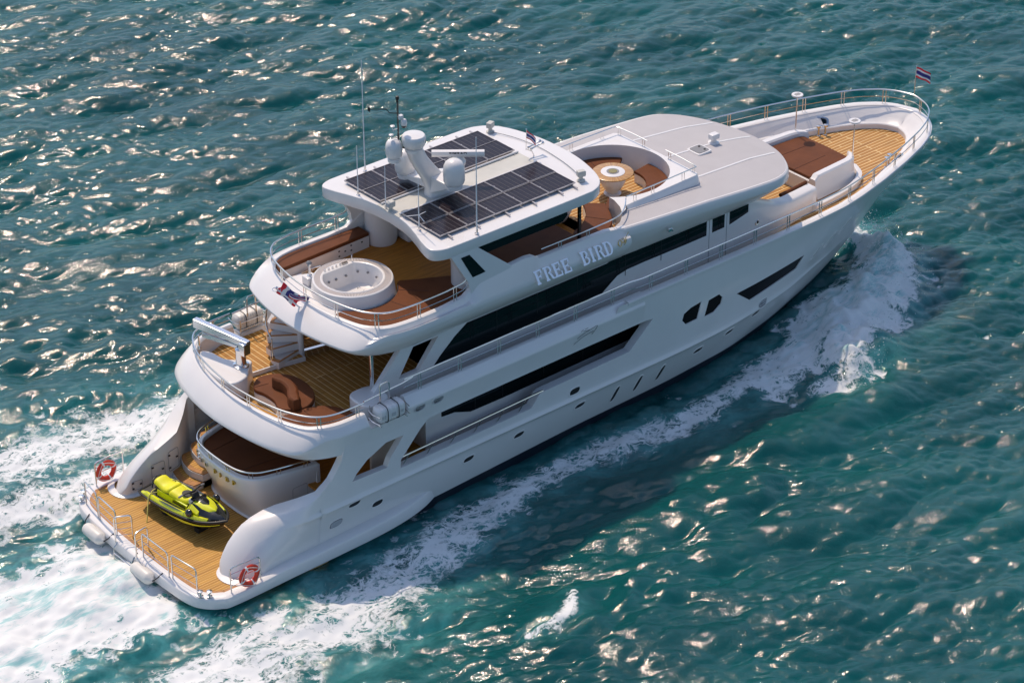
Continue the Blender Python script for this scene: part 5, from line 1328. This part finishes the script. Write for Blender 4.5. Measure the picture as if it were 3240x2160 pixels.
def addf(pts, s, aw=1.6, aS=.0, lf=0.0):
    global foam, aer, lift
    sx_, sy_ = (-.35, -.4) if lf > .2 else (-.65, -.77)
    pts = [(a + sx_, c + sy_, e) for a, c, e in pts]
    d = dist_poly(pts); wob = 1 + .16 * n_big + .14 * n_mid
    foam = np.maximum(foam, s * np.clip(1.3 - d * wob, 0, 1) ** .8)
    if aS: aer = np.maximum(aer, aS * np.clip(1.5 - d / aw, 0, 1))
    if lf: lift = lift + lf * np.exp(-(d * 1.1) ** 2)
# bow wave, starboard: plume thrown out from the stem, then the band running aft
addf([(32.4, -.3, .7), (32.0, -1.5, 1.0), (30.8, -2.4, 1.3), (29.3, -3.1, 1.5), (27.8, -3.7, 1.5), (26.5, -4.6, 1.3), (25.4, -5.5, 1.0)], 1.0, 1.5, .7, .62)
addf([(28.5, -1.9, .9), (26.5, -2.9, 1.1), (24.6, -3.9, 1.2), (23.2, -4.2, 1.1)], .86, 1.5, .5, .12)
addf([(24.5, -3.5, 1.0), (23.3, -3.6, .9), (21.0, -3.9, .8), (19.0, -4.1, .85), (17.6, -3.95, .8), (16.3, -3.7, .75), (14.5, -3.55, .7), (12.5, -3.7, .9), (10.6, -3.9, 1.0), (8.6, -4.4, 1.15), (6.4, -5.0, 1.5), (4.0, -5.6, 1.9)], .62, 1.7, .7, .04)
addf([(25.6, -5.6, .8), (24.6, -6.2, .8), (23.9, -5.8, .7)], .62, 1.4, .4, .02)
addf([(6.0, -5.2, 1.0), (3.4, -5.4, 1.4), (.8, -5.8, 1.6), (-2, -6.4, 1.8), (-6, -7.4, 2.2)], .66, 1.4, .5, .05)
addf([(2.4, -4.2, .5), (.3, -4.6, .8), (-2, -5.2, 1.1)], .7, 1.4, .5, .03)
# port bow plume seen past the stem, and the port wake
addf([(32.0, .4, .6), (32.4, 1.4, .9), (31.2, 2.6, 1.0), (29.4, 3.6, 1.1), (26, 4.7, 1.2)], .9, 1.5, .6, .25)
addf([(26, 5.0, 1.3), (20, 5.6, 1.2), (14, 6.2, 1.4), (9, 6.6, 1.6), (5.5, 7.3, 1.7), (2.5, 7.9, 1.8), (-1, 8.7, 2.0), (-6, 9.6, 2.4), (-12, 11, 2.8)], .64, 1.4, .45, .06)
addf([(4, 5.2, .8), (1.5, 5.5, 1.1), (-1.5, 5.8, 1.3), (-5, 6.2, 1.5)], .66, 1.4, .45, .05)
# propeller wash behind the transom
addf([(-.7, 1.6, 1.0), (-.8, -1.8, 1.2)], 1.0, 1.6, .9, .10)
addf([(-1.0, .6, 2.6), (-4, .1, 3.0), (-9, -.5, 3.6), (-18, -1.2, 4.2)], 1.0, 1.35, 1.0, .14)
addf([(7.2, -10.0, .22), (7.9, -10.15, .36), (8.8, -9.9, .34), (9.5, -9.3, .2)], .70, 1.6, .45, .12)
foam = np.clip(foam, 0, 1)
# calm dark water close to the hull and the trough amidships
hullpath = [(0, 0, 3.4), (26, 0, 3.2), (30.5, 0, .6)]
dh = dist_poly(hullpath)
trough = np.exp(-np.clip(dh - .95, 0, 9) ** 2 * 9) * np.clip((X - 7) / 5, 0, 1) * np.clip((28 - X) / 6, 0, 1)
turb = np.clip(foam * 1.2, 0, 1)
hz_ = hz_ * edge * (1 - .85 * turb) + lift * edge * (1 + .07 * n_mid + .16 * n_big) - .12 * trough + turb * (.018 * n_mid + .05 * n_big) * edge
# washed down crests from the wake spreading aft, both sides
for s_ in (-1, 1):
    for k in range(3):
        d = dist_poly([(27 - 3 * k, s_ * (6.0 + 1.5 * k), 1.4), (6 - 4 * k, s_ * (11.5 + 2.4 * k), 1.9), (-10 - 4 * k, s_ * (15.5 + 3 * k), 2.4)]); hz_ = hz_ + (.14 - .03 * k) * np.exp(-d ** 2 * 1.4) * edge * (1 + .3 * n_big)
CH = .85
PX = X + (dU * fu[0] + dV * fv[0]) * CH * edge * (1 - .75 * turb); PY = Y + (dU * fu[1] + dV * fv[1]) * CH * edge * (1 - .75 * turb); PZ = WZ + hz_
# natural small white caps on the steepest crests
jac = np.gradient(dU, DX, axis=1) + np.gradient(dV, DX, axis=0)
caps = np.clip((-jac * CH - 1.25) * 1.5, 0, .4) * edge; foam = np.maximum(foam, caps)
co_ = np.stack([PX, PY, PZ], -1).reshape(-1, 3)
idx = np.arange(N * N).reshape(N, N)
q = np.stack([idx[:-1, :-1], idx[:-1, 1:], idx[1:, 1:], idx[1:, :-1]], -1).reshape(-1, 4)
# keep only what can come into sight, the rest of the sheet is coarse
me = bpy.data.meshes.new('sea')
rim = [0, N - 1, N * N - 1, N * (N - 1)]
FAR = 4000.0
ext = []
for (a, c) in ((-FAR, -FAR), (FAR, -FAR), (FAR, FAR), (-FAR, FAR)):
    p = fu * a + fv * c; ext.append((p[0], p[1], WZ))
base_n = len(co_); co_ = np.vstack([co_, np.array(ext)])
sk = [[rim[i], rim[(i + 1) % 4], base_n + (i + 1) % 4, base_n + i] for i in range(4)]
q = np.vstack([q, np.array(sk)])
me.vertices.add(len(co_)); me.vertices.foreach_set('co', co_.ravel())
me.loops.add(len(q) * 4); me.loops.foreach_set('vertex_index', q.ravel().astype(np.int32))
me.polygons.add(len(q)); me.polygons.foreach_set('loop_start', (np.arange(len(q)) * 4).astype(np.int32))
me.update(calc_edges=True)
me.polygons.foreach_set('use_smooth', np.ones(len(q), bool))
for nm, arr in (('foam', foam), ('aerated', aer)):
    at = me.attributes.new(nm, 'FLOAT', 'POINT'); at.data.foreach_set('value', np.r_[arr.ravel(), np.zeros(4)].astype(np.float32))
sea = bpy.data.objects.new('sea', me); COL.objects.link(sea); sea['kind'] = 'structure'

# water material: teal body colour, mirror surface, lacy foam driven by where water is churned
m = bpy.data.materials.new('sea_water'); m.use_nodes = True; me.materials.append(m)
n, l = m.node_tree.nodes, m.node_tree.links
b = n['Principled BSDF']; outn = n['Material Output']
def node(t, **k):
    o = n.new(t)
    for a, v in k.items(): setattr(o, a, v)
    return o
def math_(op, a, c=None, clamp=False):
    o = node('ShaderNodeMath', operation=op, use_clamp=clamp)
    for i, v in enumerate((a, c)):
        if v is None: continue
        if isinstance(v, (int, float)): o.inputs[i].default_value = v
        else: l.new(v, o.inputs[i])
    return o.outputs[0]
def mrange(v, a, c, d=0.0, e=1.0):
    o = node('ShaderNodeMapRange', interpolation_type='SMOOTHSTEP'); l.new(v, o.inputs['Value'])
    o.inputs['From Min'].default_value = a; o.inputs['From Max'].default_value = c; o.inputs['To Min'].default_value = d; o.inputs['To Max'].default_value = e
    return o.outputs['Result']
def mixc(f, a, c):
    o = node('ShaderNodeMix', data_type='RGBA'); l.new(f, o.inputs['Factor'])
    for i, v in ((6, a), (7, c)):
        if isinstance(v, tuple): o.inputs[i].default_value = (*v, 1)
        else: l.new(v, o.inputs[i])
    return o.outputs[2]
tc = node('ShaderNodeTexCoord'); pos = tc.outputs['Object']
fo = node('ShaderNodeAttribute', attribute_name='foam').outputs['Fac']; ae = node('ShaderNodeAttribute', attribute_name='aerated').outputs['Fac']
def noise(sc, det=4, vec=pos, rough=.55, dist=0.0):
    o = node('ShaderNodeTexNoise'); o.inputs['Scale'].default_value = sc; o.inputs['Detail'].default_value = det; o.inputs['Roughness'].default_value = rough; o.inputs['Distortion'].default_value = dist; l.new(vec, o.inputs['Vector']); return o
# warped coordinates make the foam lace
wn = noise(.9, 3); wv = node('ShaderNodeVectorMath', operation='SCALE'); l.new(wn.outputs['Color'], wv.inputs[0]); wv.inputs['Scale'].default_value = 1.3
ms = node('ShaderNodeMapping'); ms.inputs['Scale'].default_value = (.62, 1.1, 1); l.new(pos, ms.inputs['Vector'])
wa = node('ShaderNodeVectorMath', operation='ADD'); l.new(ms.outputs[0], wa.inputs[0]); l.new(wv.outputs[0], wa.inputs[1])
wn2 = noise(4.0, 3); wv2 = node('ShaderNodeVectorMath', operation='SCALE'); l.new(wn2.outputs['Color'], wv2.inputs[0]); wv2.inputs['Scale'].default_value = .35
wb = node('ShaderNodeVectorMath', operation='ADD'); l.new(wa.outputs[0], wb.inputs[0]); l.new(wv2.outputs[0], wb.inputs[1])
def lace(sc):
    v = node('ShaderNodeTexVoronoi', feature='DISTANCE_TO_EDGE'); v.inputs['Scale'].default_value = sc; l.new(wb.outputs[0], v.inputs['Vector']); return mrange(v.outputs['Distance'], 0.0, .32, 1.0, 0.0)
la = math_('MAXIMUM', math_('MULTIPLY', lace(1.3), .9), math_('MAXIMUM', math_('MULTIPLY', lace(3.2), .85), math_('MULTIPLY', lace(7.5), .6)))
fn_ = noise(7.0, 6, wb.outputs[0], .65); pat = math_('ADD', math_('MULTIPLY', la, .55), math_('MULTIPLY', fn_.outputs['Fac'], .65))
big = noise(.55, 3)
thr = math_('SUBTRACT', 1.16, math_('MULTIPLY', fo, .96)); thr = math_('ADD', thr, math_('MULTIPLY', math_('SUBTRACT', big.outputs['Fac'], .5), .35))
cov = mrange(math_('SUBTRACT', pat, thr), -.10, .24)
cov = math_('MULTIPLY', cov, mrange(fo, .03, .22))
vein = noise(.12, 4); body = mixc(mrange(vein.outputs['Fac'], .35, .65), (0.0004, .052, .055), (0.0010, .074, .074))
body = mixc(math_('MULTIPLY', ae, mrange(noise(1.1, 5, wa.outputs[0]).outputs['Fac'], .25, .75)), body, (.10, .36, .36))
strk = node('ShaderNodeMapping'); strk.inputs['Scale'].default_value = (.5, 1.6, 1); l.new(pos, strk.inputs['Vector'])
n1 = noise(.55, 8, strk.outputs[0], .6, 1.2); n2 = noise(2.6, 8, strk.outputs[0], .68, 1.0)
ch_ = math_('ADD', math_('MULTIPLY', n1.outputs['Fac'], .6), math_('MULTIPLY', n2.outputs['Fac'], .5))
fcol = mixc(mrange(ch_, .50, .68), (.78, .79, .78), (.30, .55, .55))
fcol = mixc(mrange(fo, .72, .95), (.74, .76, .76), fcol)
colr = mixc(cov, body, fcol); l.new(colr, b.inputs['Base Color'])
l.new(mrange(cov, 0, 1, .075, .75), b.inputs['Roughness']); b.inputs['IOR'].default_value = 1.47
b.subsurface_method = 'BURLEY'; b.inputs['Subsurface Weight'].default_value = 1.0; b.inputs['Subsurface Radius'].default_value = (.3, 1.0, 1.0); b.inputs['Subsurface Scale'].default_value = 1.0; l.new(mrange(cov, 0, 1, 1.0, .0), b.inputs['Subsurface Weight'])
l.new(mrange(cov, 0, 1, .5, .15), b.inputs['Specular IOR Level'])
# fine ripples
mpv = node('ShaderNodeMapping'); mpv.inputs['Rotation'].default_value = (0, 0, -YAW); mpv.inputs['Scale'].default_value = (1.35, .8, 1); l.new(pos, mpv.inputs['Vector'])
r1 = noise(3.2, 5, mpv.outputs[0], .6, .6); r3 = noise(34.0, 2, mpv.outputs[0], .5, .2); r2 = noise(15.0, 3, mpv.outputs[0], .55, .4)
hgt = math_('ADD', math_('MULTIPLY', r1.outputs['Fac'], .012), math_('MULTIPLY', r2.outputs['Fac'], .013)); hgt = math_('MULTIPLY', math_('ADD', hgt, math_('MULTIPLY', r3.outputs['Fac'], .0028)), math_('SUBTRACT', 1.0, math_('MULTIPLY', cov, .9)))
hgt = math_('ADD', hgt, math_('MULTIPLY', math_('MULTIPLY', fn_.outputs['Fac'], cov), .004))
bp = node('ShaderNodeBump'); bp.inputs['Strength'].default_value = .9; bp.inputs['Distance'].default_value = 1.0; l.new(hgt, bp.inputs['Height']); l.new(bp.outputs['Normal'], b.inputs['Normal'])

# ---- spray: droplets thrown up by the bow wave and the propeller wash
def spray(name, spots, cnt, seed, size):
    r_ = np.random.default_rng(seed); bb = MB()
    tet = [(0, 0, 1), (.94, 0, -.33), (-.47, .82, -.33), (-.47, -.82, -.33)]
    for _ in range(cnt):
        x, y, sx, h = spots[r_.integers(len(spots))]; s = size * (.4 + r_.random() ** 3 * 1.8)
        c = (x + r_.normal() * sx, y + r_.normal() * sx, WZ + .12 + abs(r_.normal()) * h)
        a = r_.random(3) * 2 - 1
        M = Matrix.Rotation(a[0] * 3, 3, 'X') @ Matrix.Rotation(a[1] * 3, 3, 'Y')
        bb.add([Vector(c) + M @ Vector(t) * s for t in tet], [(0, 1, 2), (0, 2, 3), (0, 3, 1), (1, 3, 2)])
    return tag(build(bb, name, mat(name + '_water', (.80, .82, .82), .5), None, flat=True), kind='stuff')
spray('bow_spray', [(32.0, -.9, .4, .5), (31.4, -2.1, .5, .6), (30.2, -3.2, .6, .6), (28.8, -4.0, .5, .5), (27.2, -4.9, .5, .4), (25.8, -5.9, .5, .3), (24.6, -6.5, .4, .25), (32.2, .9, .5, .5)], 9000, 3, .016)
